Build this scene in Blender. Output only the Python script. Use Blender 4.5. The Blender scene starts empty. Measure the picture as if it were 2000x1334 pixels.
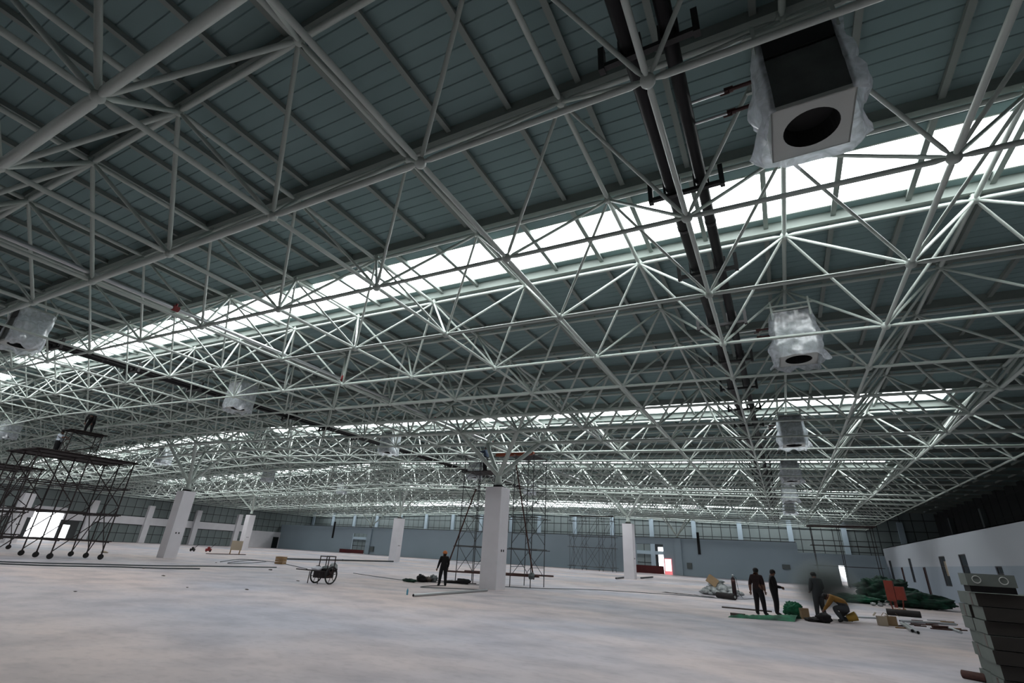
import bpy, bmesh, math, random
import numpy as np
from mathutils import Vector, Matrix, noise as mnoise

random.seed(7)
D = bpy.data
SC = bpy.context.scene
C = SC.collection
PI = math.pi

# ------------------------------------------------------------------ camera
CH = 1.7185                                   # eye height over the floor
YAW, PITCH, ROLL, FPX = -0.50283, 0.41472, 0.05591, 934.744
cy_, sy_ = math.cos(YAW), math.sin(YAW)
cp_, sp_ = math.cos(PITCH), math.sin(PITCH)
cr_, sr_ = math.cos(ROLL), math.sin(ROLL)
FWD = Vector((sy_*cp_, cy_*cp_, sp_))
RT0 = Vector((cy_, -sy_, 0.0))
UP0 = RT0.cross(FWD)
RT = cr_*RT0 + sr_*UP0
UP = -sr_*RT0 + cr_*UP0
cam_d = D.cameras.new('camera')
cam = D.objects.new('camera', cam_d)
C.objects.link(cam)
cam.matrix_world = Matrix(((RT.x, UP.x, -FWD.x, 0), (RT.y, UP.y, -FWD.y, 0), (RT.z, UP.z, -FWD.z, CH), (0, 0, 0, 1)))
cam_d.sensor_fit = 'HORIZONTAL'
cam_d.sensor_width = 36.0
cam_d.lens = FPX/2000*36.0
cam_d.clip_start = 0.1
cam_d.clip_end = 600
SC.camera = cam

# ------------------------------------------------------------------ world, exposure
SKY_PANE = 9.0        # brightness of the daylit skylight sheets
w = D.worlds.new('daylight')
SC.world = w
w.use_nodes = True
bg = w.node_tree.nodes['Background']
bg.inputs[0].default_value = (0.93, 0.96, 1.0, 1)
bg.inputs[1].default_value = 5.0
vs = SC.view_settings
vs.view_transform = 'Standard'
vs.look = 'None'
vs.gamma = 1.0
vs.use_curve_mapping = False
vs.exposure = 0.06
w.cycles.sampling_method = 'NONE'     # the hall is closed: light comes in by the roof sheets and doorways
SC.cycles.use_light_tree = False

# ------------------------------------------------------------------ hall geometry (metres)
S = 3.6                      # truss cell across the hall (x)
B = 2.93855                  # truss cell along the hall (y)
X0, Y0 = -0.67054, 4.38594   # bottom node (0,0)
ZR = 8.3876                  # bottom chord under the ridge
SL = 0.028804*S              # fall per cell
I0, I1, J0, J1 = -26, 3, -3, 27
DZ = 2.1                     # depth of the frame
def nx(i): return X0 + S*i
def ny(j): return Y0 + B*j
def fall(i): return SL*max(0.0, abs(i + 11.5) - 0.5)
def nz(i): return ZR - fall(i)
def zx(x): return nz((x - X0)/S)
XL, XR, YF, YB = -97.0, 18.0, -6.5, 84.0      # outer walls
XO, YP, HP, HO = 10.5, 76.2, 4.75, 4.45       # office wall, partition, their heights

def ray(px, py):
    return FWD + RT*((px - 1000)/FPX) - UP*((py - 667)/FPX)
def G(px, py, z=0.0):        # point at height z seen at a photo pixel
    d = ray(px, py); t = (z - CH)/d.z
    return Vector((d.x*t, d.y*t, z))
def pix(p):
    q = Vector(p) - Vector((0, 0, CH)); d = q.dot(FWD)
    if d < 0.3: return None
    return (1000 + FPX*q.dot(RT)/d, 667 - FPX*q.dot(UP)/d, d)

# ------------------------------------------------------------------ materials
def mat(name, col, rough=0.6, metal=0.0, var=0.0, scale=3.0, col2=None, stretch=None, bump=0.0, bscale=40.0, emit=None, alpha=None, spec=None):
    m = D.materials.new(name); m.use_nodes = True
    nt = m.node_tree; b = nt.nodes['Principled BSDF']
    b.inputs['Base Color'].default_value = (*col, 1)
    b.inputs['Roughness'].default_value = rough
    b.inputs['Metallic'].default_value = metal
    if spec is not None: b.inputs['Specular IOR Level'].default_value = spec
    if emit:
        b.inputs['Emission Color'].default_value = (*emit[0], 1); b.inputs['Emission Strength'].default_value = emit[1]
    if var > 0 or col2:
        tc = nt.nodes.new('ShaderNodeTexCoord'); mp = nt.nodes.new('ShaderNodeMapping')
        if stretch: mp.inputs['Scale'].default_value = stretch
        nz_ = nt.nodes.new('ShaderNodeTexNoise'); nz_.inputs['Scale'].default_value = scale; nz_.inputs['Detail'].default_value = 5
        rp = nt.nodes.new('ShaderNodeValToRGB')
        c2 = col2 if col2 else tuple(max(0, c*(1 - var)) for c in col)
        rp.color_ramp.elements[0].position = 0.35; rp.color_ramp.elements[1].position = 0.65
        rp.color_ramp.elements[0].color = (*c2, 1); rp.color_ramp.elements[1].color = (*col, 1)
        nt.links.new(tc.outputs['Object'], mp.inputs['Vector']); nt.links.new(mp.outputs['Vector'], nz_.inputs['Vector'])
        nt.links.new(nz_.outputs['Fac'], rp.inputs['Fac']); nt.links.new(rp.outputs['Color'], b.inputs['Base Color'])
    if bump > 0:
        tc = nt.nodes.new('ShaderNodeTexCoord'); n2 = nt.nodes.new('ShaderNodeTexNoise'); n2.inputs['Scale'].default_value = bscale
        bp = nt.nodes.new('ShaderNodeBump'); bp.inputs['Strength'].default_value = bump
        nt.links.new(tc.outputs['Object'], n2.inputs['Vector']); nt.links.new(n2.outputs['Fac'], bp.inputs['Height']); nt.links.new(bp.outputs['Normal'], b.inputs['Normal'])
    return m

def matte(name, col):
    m = D.materials.new(name); m.use_nodes = True; nt = m.node_tree
    nt.nodes.remove(nt.nodes['Principled BSDF']); d = nt.nodes.new('ShaderNodeBsdfDiffuse'); d.inputs[0].default_value = (*col, 1)
    nt.links.new(d.outputs[0], nt.nodes['Material Output'].inputs['Surface']); return m
M = {}
M['frame'] = mat('frame_white_paint', (0.46, 0.515, 0.475), 0.42)
M['panel'] = matte('roof_sheet', (0.215, 0.30, 0.30))
M['beam'] = matte('roof_beam_paint', (0.26, 0.295, 0.275))
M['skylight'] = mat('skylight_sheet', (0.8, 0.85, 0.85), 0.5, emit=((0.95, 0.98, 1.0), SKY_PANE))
M['white_col'] = mat('white_plaster', (0.74, 0.72, 0.75), 0.75, var=0.06, scale=1.2)
M['part'] = mat('partition_plaster', (0.36, 0.44, 0.50), 0.8, var=0.08, scale=0.15)
M['clad'] = mat('wall_cladding', (0.19, 0.225, 0.225), 0.6, var=0.15, scale=0.3)
M['clad_dark'] = mat('dark_wall_lining', (0.020, 0.021, 0.022), 0.85, var=0.2, scale=0.3)  # black put in for walls that little light reaches
M['girt'] = mat('girt_steel', (0.035, 0.04, 0.042), 0.6)
M['black_pipe'] = mat('black_rubber_insulation', (0.004, 0.004, 0.005), 0.5, bump=0.15, bscale=15, spec=0.25)
M['bracket'] = mat('black_bracket', (0.012, 0.011, 0.012), 0.5)
M['steel'] = mat('galvanised_steel', (0.55, 0.57, 0.58), 0.3, metal=0.85, var=0.15)
M['pipe_end'] = mat('pipe_bore', (0.004, 0.004, 0.004), 0.9)
M['red'] = mat('red_paint', (0.20, 0.012, 0.012), 0.5)
M['valve'] = mat('valve_rust', (0.05, 0.012, 0.010), 0.5)
M['rust'] = mat('rusty_steel', (0.085, 0.030, 0.022), 0.7, var=0.5, scale=6)
M['scaf'] = mat('scaffold_dark_steel', (0.022, 0.012, 0.012), 0.6, var=0.4, scale=4)
M['scaf_grey'] = mat('scaffold_grey_steel', (0.06, 0.065, 0.068), 0.5, var=0.3, scale=4)
M['plank'] = mat('scaffold_plank', (0.03, 0.022, 0.02), 0.8, var=0.4, scale=5)
M['orange'] = mat('orange_beam', (0.36, 0.075, 0.03), 0.6, var=0.3, scale=4)
M['unit'] = mat('unit_casing', (0.48, 0.51, 0.48), 0.45, var=0.05)
M['unit_dark'] = mat('unit_inside', (0.012, 0.013, 0.013), 0.7)
M['unit_front'] = mat('unit_front_lining', (0.10, 0.11, 0.105), 0.6, var=0.3, scale=3)
M['rubber'] = mat('black_rubber', (0.008, 0.008, 0.008), 0.7)
M['wood'] = mat('raw_wood', (0.36, 0.22, 0.10), 0.7, var=0.4, scale=6, stretch=(1, 8, 1))
M['card'] = mat('cardboard', (0.34, 0.23, 0.13), 0.8, var=0.15, scale=4)
M['carton'] = mat('pale_carton', (0.135, 0.155, 0.14), 0.8, var=0.12, scale=3)  # carton colour on the side turned to the lit hall
M['carton_side'] = mat('brown_carton', (0.026, 0.022, 0.018), 0.85, var=0.25, scale=3)  # same cartons, darkened in colour for their shaded side
M['tape'] = mat('brown_tape', (0.07, 0.05, 0.04), 0.4)
M['net'] = mat('green_net', (0.012, 0.19, 0.09), 0.75, col2=(0.003, 0.045, 0.024), scale=2.5, bump=0.8, bscale=18)
M['net_dark'] = mat('dark_green_net', (0.006, 0.060, 0.032), 0.8, col2=(0.002, 0.012, 0.008), scale=2.0, bump=0.8, bscale=14)
M['rubble'] = mat('rubble_white', (0.50, 0.52, 0.52), 0.85, col2=(0.16, 0.18, 0.18), scale=5, bump=0.4, bscale=12)
M['sack'] = mat('white_sack', (0.62, 0.63, 0.68), 0.7, var=0.2, scale=4, bump=0.3, bscale=10)
M['tarp'] = mat('dark_tarp', (0.02, 0.016, 0.016), 0.8, var=0.5, scale=5, bump=0.4, bscale=12)
M['cloth_dark'] = mat('dark_cloth', (0.010, 0.009, 0.010), 0.9, var=0.3, scale=8)
M['jean'] = mat('black_trousers', (0.007, 0.007, 0.009), 0.9)
M['cloth_red'] = mat('maroon_shirt', (0.020, 0.008, 0.009), 0.9)
M['cloth_white'] = mat('white_tshirt', (0.55, 0.60, 0.68), 0.85)
M['cloth_blue'] = mat('blue_shirt', (0.05, 0.075, 0.12), 0.85)
M['cloth_grey'] = mat('grey_shirt', (0.05, 0.055, 0.06), 0.9)
M['cloth_ochre'] = mat('ochre_jacket', (0.30, 0.15, 0.03), 0.85, var=0.2, scale=6)
M['skin'] = mat('skin', (0.16, 0.075, 0.05), 0.6)
M['hair'] = mat('black_hair', (0.006, 0.005, 0.005), 0.7)
M['helmet'] = mat('orange_helmet', (0.62, 0.20, 0.06), 0.35)
M['eye'] = mat('eye_dark', (0.01, 0.01, 0.01), 0.3)
M['shoe'] = mat('shoe_black', (0.008, 0.008, 0.008), 0.6)
M['glass'] = mat('window_glass_dark', (0.035, 0.05, 0.06), 0.08)
M['win_frame'] = mat('window_frame_dark', (0.035, 0.030, 0.032), 0.5)
M['door'] = mat('dark_red_door', (0.040, 0.014, 0.014), 0.5)
M['door_black'] = mat('black_door', (0.008, 0.009, 0.010), 0.5)
M['banner'] = mat('red_banner', (0.115, 0.008, 0.010), 0.6, var=0.35, scale=1.2)
M['box_grey'] = mat('electric_box', (0.11, 0.13, 0.13), 0.5)
M['black'] = mat('matt_black', (0.006, 0.006, 0.006), 0.8)
M['bottle'] = mat('blue_bottle', (0.08, 0.28, 0.38), 0.15)
M['bucket'] = mat('yellow_bucket', (0.42, 0.25, 0.04), 0.5)
M['hopper'] = mat('orange_red_paint', (0.20, 0.026, 0.012), 0.5, var=0.2)
M['cable'] = mat('cable_dark', (0.05, 0.065, 0.07), 0.6)
M['signwhite'] = mat('lit_sign', (0.9, 0.9, 0.9), 0.5, emit=((1.0, 0.95, 0.95), 1.6))  # glow standing in for daylight through the doorway
M['signred'] = mat('sign_red', (0.5, 0.08, 0.09), 0.5, emit=((0.8, 0.22, 0.24), 0.9))
M['cream'] = mat('cream_board', (0.48, 0.40, 0.30), 0.7)

def floor_mat():
    m = D.materials.new('concrete_floor'); m.use_nodes = True
    nt = m.node_tree; b = nt.nodes['Principled BSDF']; L = nt.links
    tc = nt.nodes.new('ShaderNodeTexCoord')
    def noise(scale, detail, st=None):
        mp = nt.nodes.new('ShaderNodeMapping')
        if st: mp.inputs['Scale'].default_value = st
        n = nt.nodes.new('ShaderNodeTexNoise'); n.inputs['Scale'].default_value = scale; n.inputs['Detail'].default_value = detail
        L.new(tc.outputs['Object'], mp.inputs['Vector']); L.new(mp.outputs['Vector'], n.inputs['Vector']); return n
    n1 = noise(0.16, 4, (0.6, 1.0, 1)); n2 = noise(0.9, 9, (0.75, 1.0, 1)); n3 = noise(7, 6, (0.6, 1, 1))
    r1 = nt.nodes.new('ShaderNodeValToRGB')  # cool and warm tints of the skylight painted in as blotches
    r1.color_ramp.elements[0].position = 0.38; r1.color_ramp.elements[0].color = (0.51, 0.495, 0.55, 1)
    r1.color_ramp.elements[1].position = 0.62; r1.color_ramp.elements[1].color = (0.70, 0.58, 0.55, 1)
    r2 = nt.nodes.new('ShaderNodeValToRGB')
    r2.color_ramp.elements[0].position = 0.30; r2.color_ramp.elements[0].color = (0.62, 0.64, 0.68, 1)
    r2.color_ramp.elements[1].position = 0.58; r2.color_ramp.elements[1].color = (1, 1, 1, 1)
    r3 = nt.nodes.new('ShaderNodeValToRGB')
    r3.color_ramp.elements[0].position = 0.34; r3.color_ramp.elements[0].color = (0.86, 0.86, 0.86, 1)
    r3.color_ramp.elements[1].position = 0.5; r3.color_ramp.elements[1].color = (1, 1, 1, 1)
    L.new(n1.outputs['Fac'], r1.inputs['Fac']); L.new(n2.outputs['Fac'], r2.inputs['Fac']); L.new(n3.outputs['Fac'], r3.inputs['Fac'])
    m1 = nt.nodes.new('ShaderNodeMix'); m1.data_type = 'RGBA'; m1.blend_type = 'MULTIPLY'; m1.inputs[0].default_value = 0.8
    m2 = nt.nodes.new('ShaderNodeMix'); m2.data_type = 'RGBA'; m2.blend_type = 'MULTIPLY'; m2.inputs[0].default_value = 0.7
    L.new(r1.outputs['Color'], m1.inputs[6]); L.new(r2.outputs['Color'], m1.inputs[7])
    L.new(m1.outputs[2], m2.inputs[6]); L.new(r3.outputs['Color'], m2.inputs[7])
    L.new(m2.outputs[2], b.inputs['Base Color'])
    b.inputs['Roughness'].default_value = 0.55
    bp = nt.nodes.new('ShaderNodeBump'); bp.inputs['Strength'].default_value = 0.08
    L.new(n3.outputs['Fac'], bp.inputs['Height']); L.new(bp.outputs['Normal'], b.inputs['Normal'])
    return m
M['floor'] = floor_mat()

def office_mat():
    m = D.materials.new('office_wall_paint'); m.use_nodes = True
    nt = m.node_tree; b = nt.nodes['Principled BSDF']; L = nt.links
    g = nt.nodes.new('ShaderNodeNewGeometry'); sp = nt.nodes.new('ShaderNodeSeparateXYZ'); L.new(g.outputs['Position'], sp.inputs[0])
    mt = nt.nodes.new('ShaderNodeMath'); mt.operation = 'GREATER_THAN'; mt.inputs[1].default_value = 2.42; L.new(sp.outputs['Z'], mt.inputs[0])
    mx = nt.nodes.new('ShaderNodeMix'); mx.data_type = 'RGBA'
    mx.inputs[6].default_value = (0.30, 0.35, 0.41, 1); mx.inputs[7].default_value = (0.44, 0.47, 0.51, 1)
    L.new(mt.outputs[0], mx.inputs[0]); L.new(mx.outputs[2], b.inputs['Base Color']); b.inputs['Roughness'].default_value = 0.75
    return m
M['office'] = office_mat()

def film_mat():
    m = D.materials.new('plastic_film'); m.use_nodes = True
    nt = m.node_tree; L = nt.links
    for n in list(nt.nodes): nt.nodes.remove(n)
    out = nt.nodes.new('ShaderNodeOutputMaterial')
    tr = nt.nodes.new('ShaderNodeBsdfTransparent'); tr.inputs[0].default_value = (0.92, 0.95, 0.97, 1)
    df = nt.nodes.new('ShaderNodeBsdfDiffuse'); df.inputs[0].default_value = (0.84, 0.88, 0.93, 1)
    tl = nt.nodes.new('ShaderNodeBsdfTranslucent'); tl.inputs[0].default_value = (0.88, 0.92, 0.97, 1)
    gl = nt.nodes.new('ShaderNodeBsdfGlossy'); gl.inputs[1].default_value = 0.18
    a = nt.nodes.new('ShaderNodeAddShader'); mx = nt.nodes.new('ShaderNodeMixShader'); mg = nt.nodes.new('ShaderNodeMixShader'); md = nt.nodes.new('ShaderNodeMixShader')
    tc = nt.nodes.new('ShaderNodeTexCoord'); n = nt.nodes.new('ShaderNodeTexNoise'); n.inputs['Scale'].default_value = 4.0; n.inputs['Detail'].default_value = 6; n.inputs['Distortion'].default_value = 1.5
    rp = nt.nodes.new('ShaderNodeMapRange'); rp.inputs[1].default_value = 0.35; rp.inputs[2].default_value = 0.65; rp.inputs[3].default_value = 0.50; rp.inputs[4].default_value = 0.90
    L.new(tc.outputs['Object'], n.inputs['Vector']); L.new(n.outputs['Fac'], rp.inputs[0])
    bp = nt.nodes.new('ShaderNodeBump'); bp.inputs['Strength'].default_value = 0.6; L.new(n.outputs['Fac'], bp.inputs['Height'])
    for s in (df, gl): L.new(bp.outputs['Normal'], s.inputs['Normal'])
    md.inputs[0].default_value = 0.62; L.new(df.outputs[0], md.inputs[1]); L.new(tl.outputs[0], md.inputs[2])
    mg.inputs[0].default_value = 0.12; L.new(md.outputs[0], mg.inputs[1]); L.new(gl.outputs[0], mg.inputs[2])
    L.new(rp.outputs[0], mx.inputs[0]); L.new(tr.outputs[0], mx.inputs[1]); L.new(mg.outputs[0], mx.inputs[2])
    L.new(mx.outputs[0], out.inputs['Surface'])
    nt.nodes.remove(a)
    return m
M['film'] = film_mat()

# ------------------------------------------------------------------ mesh helpers
class MB:
    """collects simple shapes into one mesh"""
    def __init__(s): s.v = []; s.f = []; s.mi = []
    def add(s, v, f, mi=0):
        o = len(s.v); s.v += [tuple(p) for p in v]; s.f += [tuple(i + o for i in q) for q in f]; s.mi += [mi]*len(f); return s
    def box(s, lo, hi, mi=0):
        x0, y0, z0 = lo; x1, y1, z1 = hi
        return s.add([(x0, y0, z0), (x1, y0, z0), (x1, y1, z0), (x0, y1, z0), (x0, y0, z1), (x1, y0, z1), (x1, y1, z1), (x0, y1, z1)],
                     [(0, 3, 2, 1), (4, 5, 6, 7), (0, 1, 5, 4), (1, 2, 6, 5), (2, 3, 7, 6), (3, 0, 4, 7)], mi)
    def cbox(s, c, size, rz=0.0, mi=0, rx=0.0, ry=0.0):
        R = Matrix.Rotation(rz, 3, 'Z') @ Matrix.Rotation(ry, 3, 'Y') @ Matrix.Rotation(rx, 3, 'X')
        hx, hy, hz = (q/2 for q in size)
        vs_ = [Vector(c) + R @ Vector((a*hx, b*hy, d*hz)) for d in (-1, 1) for (a, b) in ((-1, -1), (1, -1), (1, 1), (-1, 1))]
        return s.add(vs_, [(0, 3, 2, 1), (4, 5, 6, 7), (0, 1, 5, 4), (1, 2, 6, 5), (2, 3, 7, 6), (3, 0, 4, 7)], mi)
    def tube(s, p0, p1, r0, r1=None, n=8, caps=True, mi=0):
        p0, p1 = Vector(p0), Vector(p1); r1 = r0 if r1 is None else r1
        d = (p1 - p0).normalized(); a = d.orthogonal().normalized(); b = d.cross(a)
        v = []
        for p, r in ((p0, r0), (p1, r1)):
            for k in range(n):
                t = 2*PI*k/n; v.append(p + a*(math.cos(t)*r) + b*(math.sin(t)*r))
        f = [(k, (k+1) % n, n + (k+1) % n, n + k) for k in range(n)]
        if caps: f += [tuple(range(n-1, -1, -1)), tuple(range(n, 2*n))]
        return s.add(v, f, mi)
    def path(s, pts, r, n=6, mi=0, closed=False):
        pts = [Vector(p) for p in pts]; m = len(pts); v = []; ref = None
        for k, p in enumerate(pts):
            if closed: d = pts[(k+1) % m] - pts[k-1]
            else: d = pts[min(k+1, m-1)] - pts[max(k-1, 0)]
            d.normalize()
            if ref is None: a = d.orthogonal().normalized()
            else: a = (ref - d*ref.dot(d)).normalized()
            ref = a; b = d.cross(a); rr = r[k] if isinstance(r, (list, tuple)) else r
            for q in range(n):
                t = 2*PI*q/n; v.append(p + a*(math.cos(t)*rr) + b*(math.sin(t)*rr))
        f = []
        for k in range(m if closed else m-1):
            k2 = (k+1) % m
            for q in range(n): f.append((k*n+q, k*n+(q+1) % n, k2*n+(q+1) % n, k2*n+q))
        if not closed: f += [tuple(range(n-1, -1, -1)), tuple((m-1)*n+q for q in range(n))]
        return s.add(v, f, mi)
    def lathe(s, prof, c=(0, 0, 0), n=16, mi=0, R=None):
        v = []; c = Vector(c)
        for (r, z) in prof:
            for k in range(n):
                t = 2*PI*k/n; p = Vector((r*math.cos(t), r*math.sin(t), z))
                if R is not None: p = R @ p
                v.append(c + p)
        f = []
        for k in range(len(prof)-1):
            for q in range(n): f.append((k*n+q, k*n+(q+1) % n, (k+1)*n+(q+1) % n, (k+1)*n+q))
        f += [tuple(range(n-1, -1, -1)), tuple((len(prof)-1)*n+q for q in range(n))]
        return s.add(v, f, mi)
    def ball(s, c, r, mi=0, n=10, m=7, sc=(1, 1, 1)):
        c = Vector(c); v = [c + Vector((0, 0, -r*sc[2]))]; f = []
        for k in range(1, m):
            ph = -PI/2 + PI*k/m
            for q in range(n):
                t = 2*PI*q/n; v.append(c + Vector((r*sc[0]*math.cos(ph)*math.cos(t), r*sc[1]*math.cos(ph)*math.sin(t), r*sc[2]*math.sin(ph))))
        v.append(c + Vector((0, 0, r*sc[2]))); L_ = len(v)-1
        for q in range(n):
            f.append((0, 1+(q+1) % n, 1+q)); f.append((L_, L_-n+q, L_-n+(q+1) % n))
        for k in range(m-2):
            for q in range(n): f.append((1+k*n+q, 1+k*n+(q+1) % n, 1+(k+1)*n+(q+1) % n, 1+(k+1)*n+q))
        return s.add(v, f, mi)
    def mesh(s, name, mats, smooth=False):
        me = D.meshes.new(name); me.from_pydata(s.v, [], s.f)
        for m_ in (mats if isinstance(mats, (list, tuple)) else [mats]): me.materials.append(M[m_] if isinstance(m_, str) else m_)
        if any(s.mi): me.polygons.foreach_set('material_index', s.mi)
        if smooth: me.polygons.foreach_set('use_smooth', [True]*len(me.polygons))
        me.update(); return me
    def build(s, name, mats, parent=None, smooth=False):
        return link(name, s.mesh(name, mats, smooth), parent)

def link(name, me, parent=None, mw=None):
    o = D.objects.new(name, me); C.objects.link(o)
    if parent is not None: o.parent = parent
    if mw is not None: o.matrix_basis = mw
    return o
def tag(o, label=None, cat=None, group=None, kind=None):
    if label: o['label'] = label
    if cat: o['category'] = cat
    if group: o['group'] = group
    if kind: o['kind'] = kind
    return o
def thing(name, label, cat, loc=(0, 0, 0), rz=0.0, group=None):
    o = D.objects.new(name, None); C.objects.link(o); o.empty_display_size = 0.3
    o.location = loc; o.rotation_euler = (0, 0, rz); return tag(o, label, cat, group)
def struct_empty(name, label=None):
    o = D.objects.new(name, None); C.objects.link(o); tag(o, label, None, None, 'structure'); return o
def copy_tree(o, parent=None):
    c = o.copy(); C.objects.link(c); c.parent = parent
    for ch in list(o.children): copy_tree(ch, c)
    return c

_cyl = {}
def cyl_mesh(m, n=10):
    """unit tube along z, shared by every bar of that material"""
    if (m, n) not in _cyl:
        b = MB(); b.tube((0, 0, 0), (0, 0, 1), 1, n=n, caps=True); me = b.mesh('tube', m)
        for p in me.polygons: p.use_smooth = len(p.vertices) == 4
        _cyl[(m, n)] = me
    return _cyl[(m, n)]
_strut = {}
def strut_mesh(m, n=12):
    """unit truss tube along z with coned ends"""
    if m not in _strut:
        b = MB(); b.lathe([(.42, 0), (.50, .022), (1, .058), (1, .942), (.50, .978), (.42, 1)], n=n); me = b.mesh('strut', m)
        for p in me.polygons: p.use_smooth = len(p.vertices) == 4
        _strut[m] = me
    return _strut[m]
def bar_matrix(p0, p1, r):
    p0, p1 = Vector(p0), Vector(p1); d = p1 - p0; L_ = d.length; z = d/L_; x = z.orthogonal().normalized(); y = z.cross(x)
    return Matrix(((x.x*r, y.x*r, z.x*L_, p0.x), (x.y*r, y.y*r, z.y*L_, p0.y), (x.z*r, y.z*r, z.z*L_, p0.z), (0, 0, 0, 1)))
def bar(name, p0, p1, r, m, parent, n=10):
    return link(name, cyl_mesh(m, n), parent, bar_matrix(p0, p1, r))
_box = {}
def box_mesh(m):
    if m not in _box: _box[m] = MB().box((-.5, -.5, -.5), (.5, .5, .5)).mesh('block', m)
    return _box[m]
def block(name, lo, hi, m, parent=None):
    lo, hi = Vector(lo), Vector(hi); c = (lo + hi)/2; s_ = hi - lo
    return link(name, box_mesh(m), parent, Matrix.Translation(c) @ Matrix.Diagonal((s_.x, s_.y, s_.z, 1)))
def onscreen(p0, p1, r):
    """rough pixel area of a bar in the photograph's frame, 0 when out of it"""
    best = 0.0
    pts = []
    for t in (0, .25, .5, .75, 1):
        q = pix(Vector(p0).lerp(Vector(p1), t))
        if q and -60 < q[0] < 2060 and -60 < q[1] < 1394: pts.append(q)
    if not pts: return 0.0
    d = sum(p[2] for p in pts)/len(pts)
    return (len(pts)/5)*FPX*FPX*r*(Vector(p1)-Vector(p0)).length/(d*d)

# ------------------------------------------------------------------ floor
MB().add([(XL-3, YF-1, 0), (XR+1, YF-1, 0), (XR+1, YB+30, 0), (XL-3, YB+30, 0)], [(0, 1, 2, 3)]).build('floor', 'floor')['kind'] = 'structure'

# ------------------------------------------------------------------ roof: sheets, beams, purlins, skylights
ceiling = struct_empty('ceiling', 'grey ribbed metal roof sheets over the truss')
DR = DZ + 0.42                                # roof sheet over the bottom chord
PW = B/10                                     # sheet width
xr0, xr1 = nx(-12), nx(-11)
SKYR = (nx(-11), nx(2.35)); SKYL = (nx(-25.35), nx(-12))
def strip_mesh(spans):
    b = MB()
    prof = ((0.0, 0.022), (0.016, 0.0), (PW-0.016, 0.0), (PW, 0.022))
    for (a, c) in spans:
        xs = [a] + [x for x in (xr0, xr1) if a < x < c] + [c]
        v = [(x, y, zx(x) + DR + z) for x in xs for (y, z) in prof]
        f = []
        for k in range(len(xs)-1):
            for q in range(3): f.append((4*k+q, 4*k+q+1, 4*k+q+5, 4*k+q+4))
        b.add(v, f)
    return b
full = strip_mesh([(XL-.2, XR+.2)]); cut = strip_mesh([(XL-.2, SKYL[0]), (xr0, xr1), (SKYR[1], XR+.2)])
full_me = full.mesh('roof_sheet', 'panel'); cut_me = cut.mesh('roof_sheet_cut', 'panel')
sky_bays = [1, 7, 13, 19, 25]                 # bay starts at beam row j + .5
rest = MB()
jj = -4
while ny(jj + .5) < YB + 1:
    for k in range(10):
        y = ny(jj + .5) + k*PW
        if y + PW < YF - .3 or y > YB + .3: continue
        skyrow = jj in sky_bays and 3 <= k < 9
        if y < 40:
            link('roof_sheet', cut_me if skyrow else full_me, ceiling, Matrix.Translation((0, y, 0)))
        else:
            src = cut if skyrow else full
            rest.add([(p[0], p[1]+y, p[2]) for p in src.v], src.f)
    jj += 1
tag(rest.build('roof_sheet_far', 'panel', ceiling), kind='stuff')

beam_me = {}
def beam_along_x(j):
    y = ny(j + .5)
    b = MB(); xs = [XL, xr0, xr1, XR]
    v = []
    for x in xs:
        z = zx(x) + DR
        for (yy, zz) in ((-.05, -.26), (.05, -.26), (.05, .0), (-.05, .0)): v.append((x, yy, z + zz))
    f = []
    for k in range(3):
        for q in range(4): f.append((4*k+q, 4*k+(q+1) % 4, 4*k+4+(q+1) % 4, 4*k+4+q))
    b.add(v, f)
    # flanges
    for (za, zb, hw) in ((-.275, -.255, .075),):
        v = []
        for x in xs:
            z = zx(x) + DR
            for (yy, zz) in ((-hw, za), (hw, za), (hw, zb), (-hw, zb)): v.append((x, yy, z + zz))
        b.add(v, f)
    if 'm' not in beam_me: beam_me['m'] = b.mesh('roof_beam', 'beam')
    link('roof_beam', beam_me['m'], ceiling, Matrix.Translation((0, y, 0)))
for j in range(-4, 27): beam_along_x(j)

pieces = []
for k in range(-65, 13):
    x = nx(0.4*k)
    if x < XL or x > XR: continue
    for j in range(-4, 26):
        z = zx(x) + DR - .07
        p0, p1 = (x, ny(j+.5)+.05, z), (x, ny(j+1.5)-.05, z)
        pieces.append((onscreen(p0, p1, .06), p0, p1, j in sky_bays))
pieces.sort(key=lambda t: -t[0])
pm = MB().box((-.03, 0, -.06), (.03, 1, .065)).box((-.055, 0, -.07), (.055, 1, -.058)).mesh('purlin', 'beam')
pr = MB()
for n_, (a, p0, p1, sk) in enumerate(pieces):
    L_ = p1[1]-p0[1]
    if n_ < 300: link('purlin', pm, ceiling, Matrix.Translation(p0) @ Matrix.Diagonal((1, L_, 1, 1)))
    else: pr.box((p0[0]-.04, p0[1], p0[2]-.07), (p0[0]+.04, p1[1], p0[2]+.065))
tag(pr.build('purlin_far', 'beam', ceiling), kind='stuff')

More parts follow.
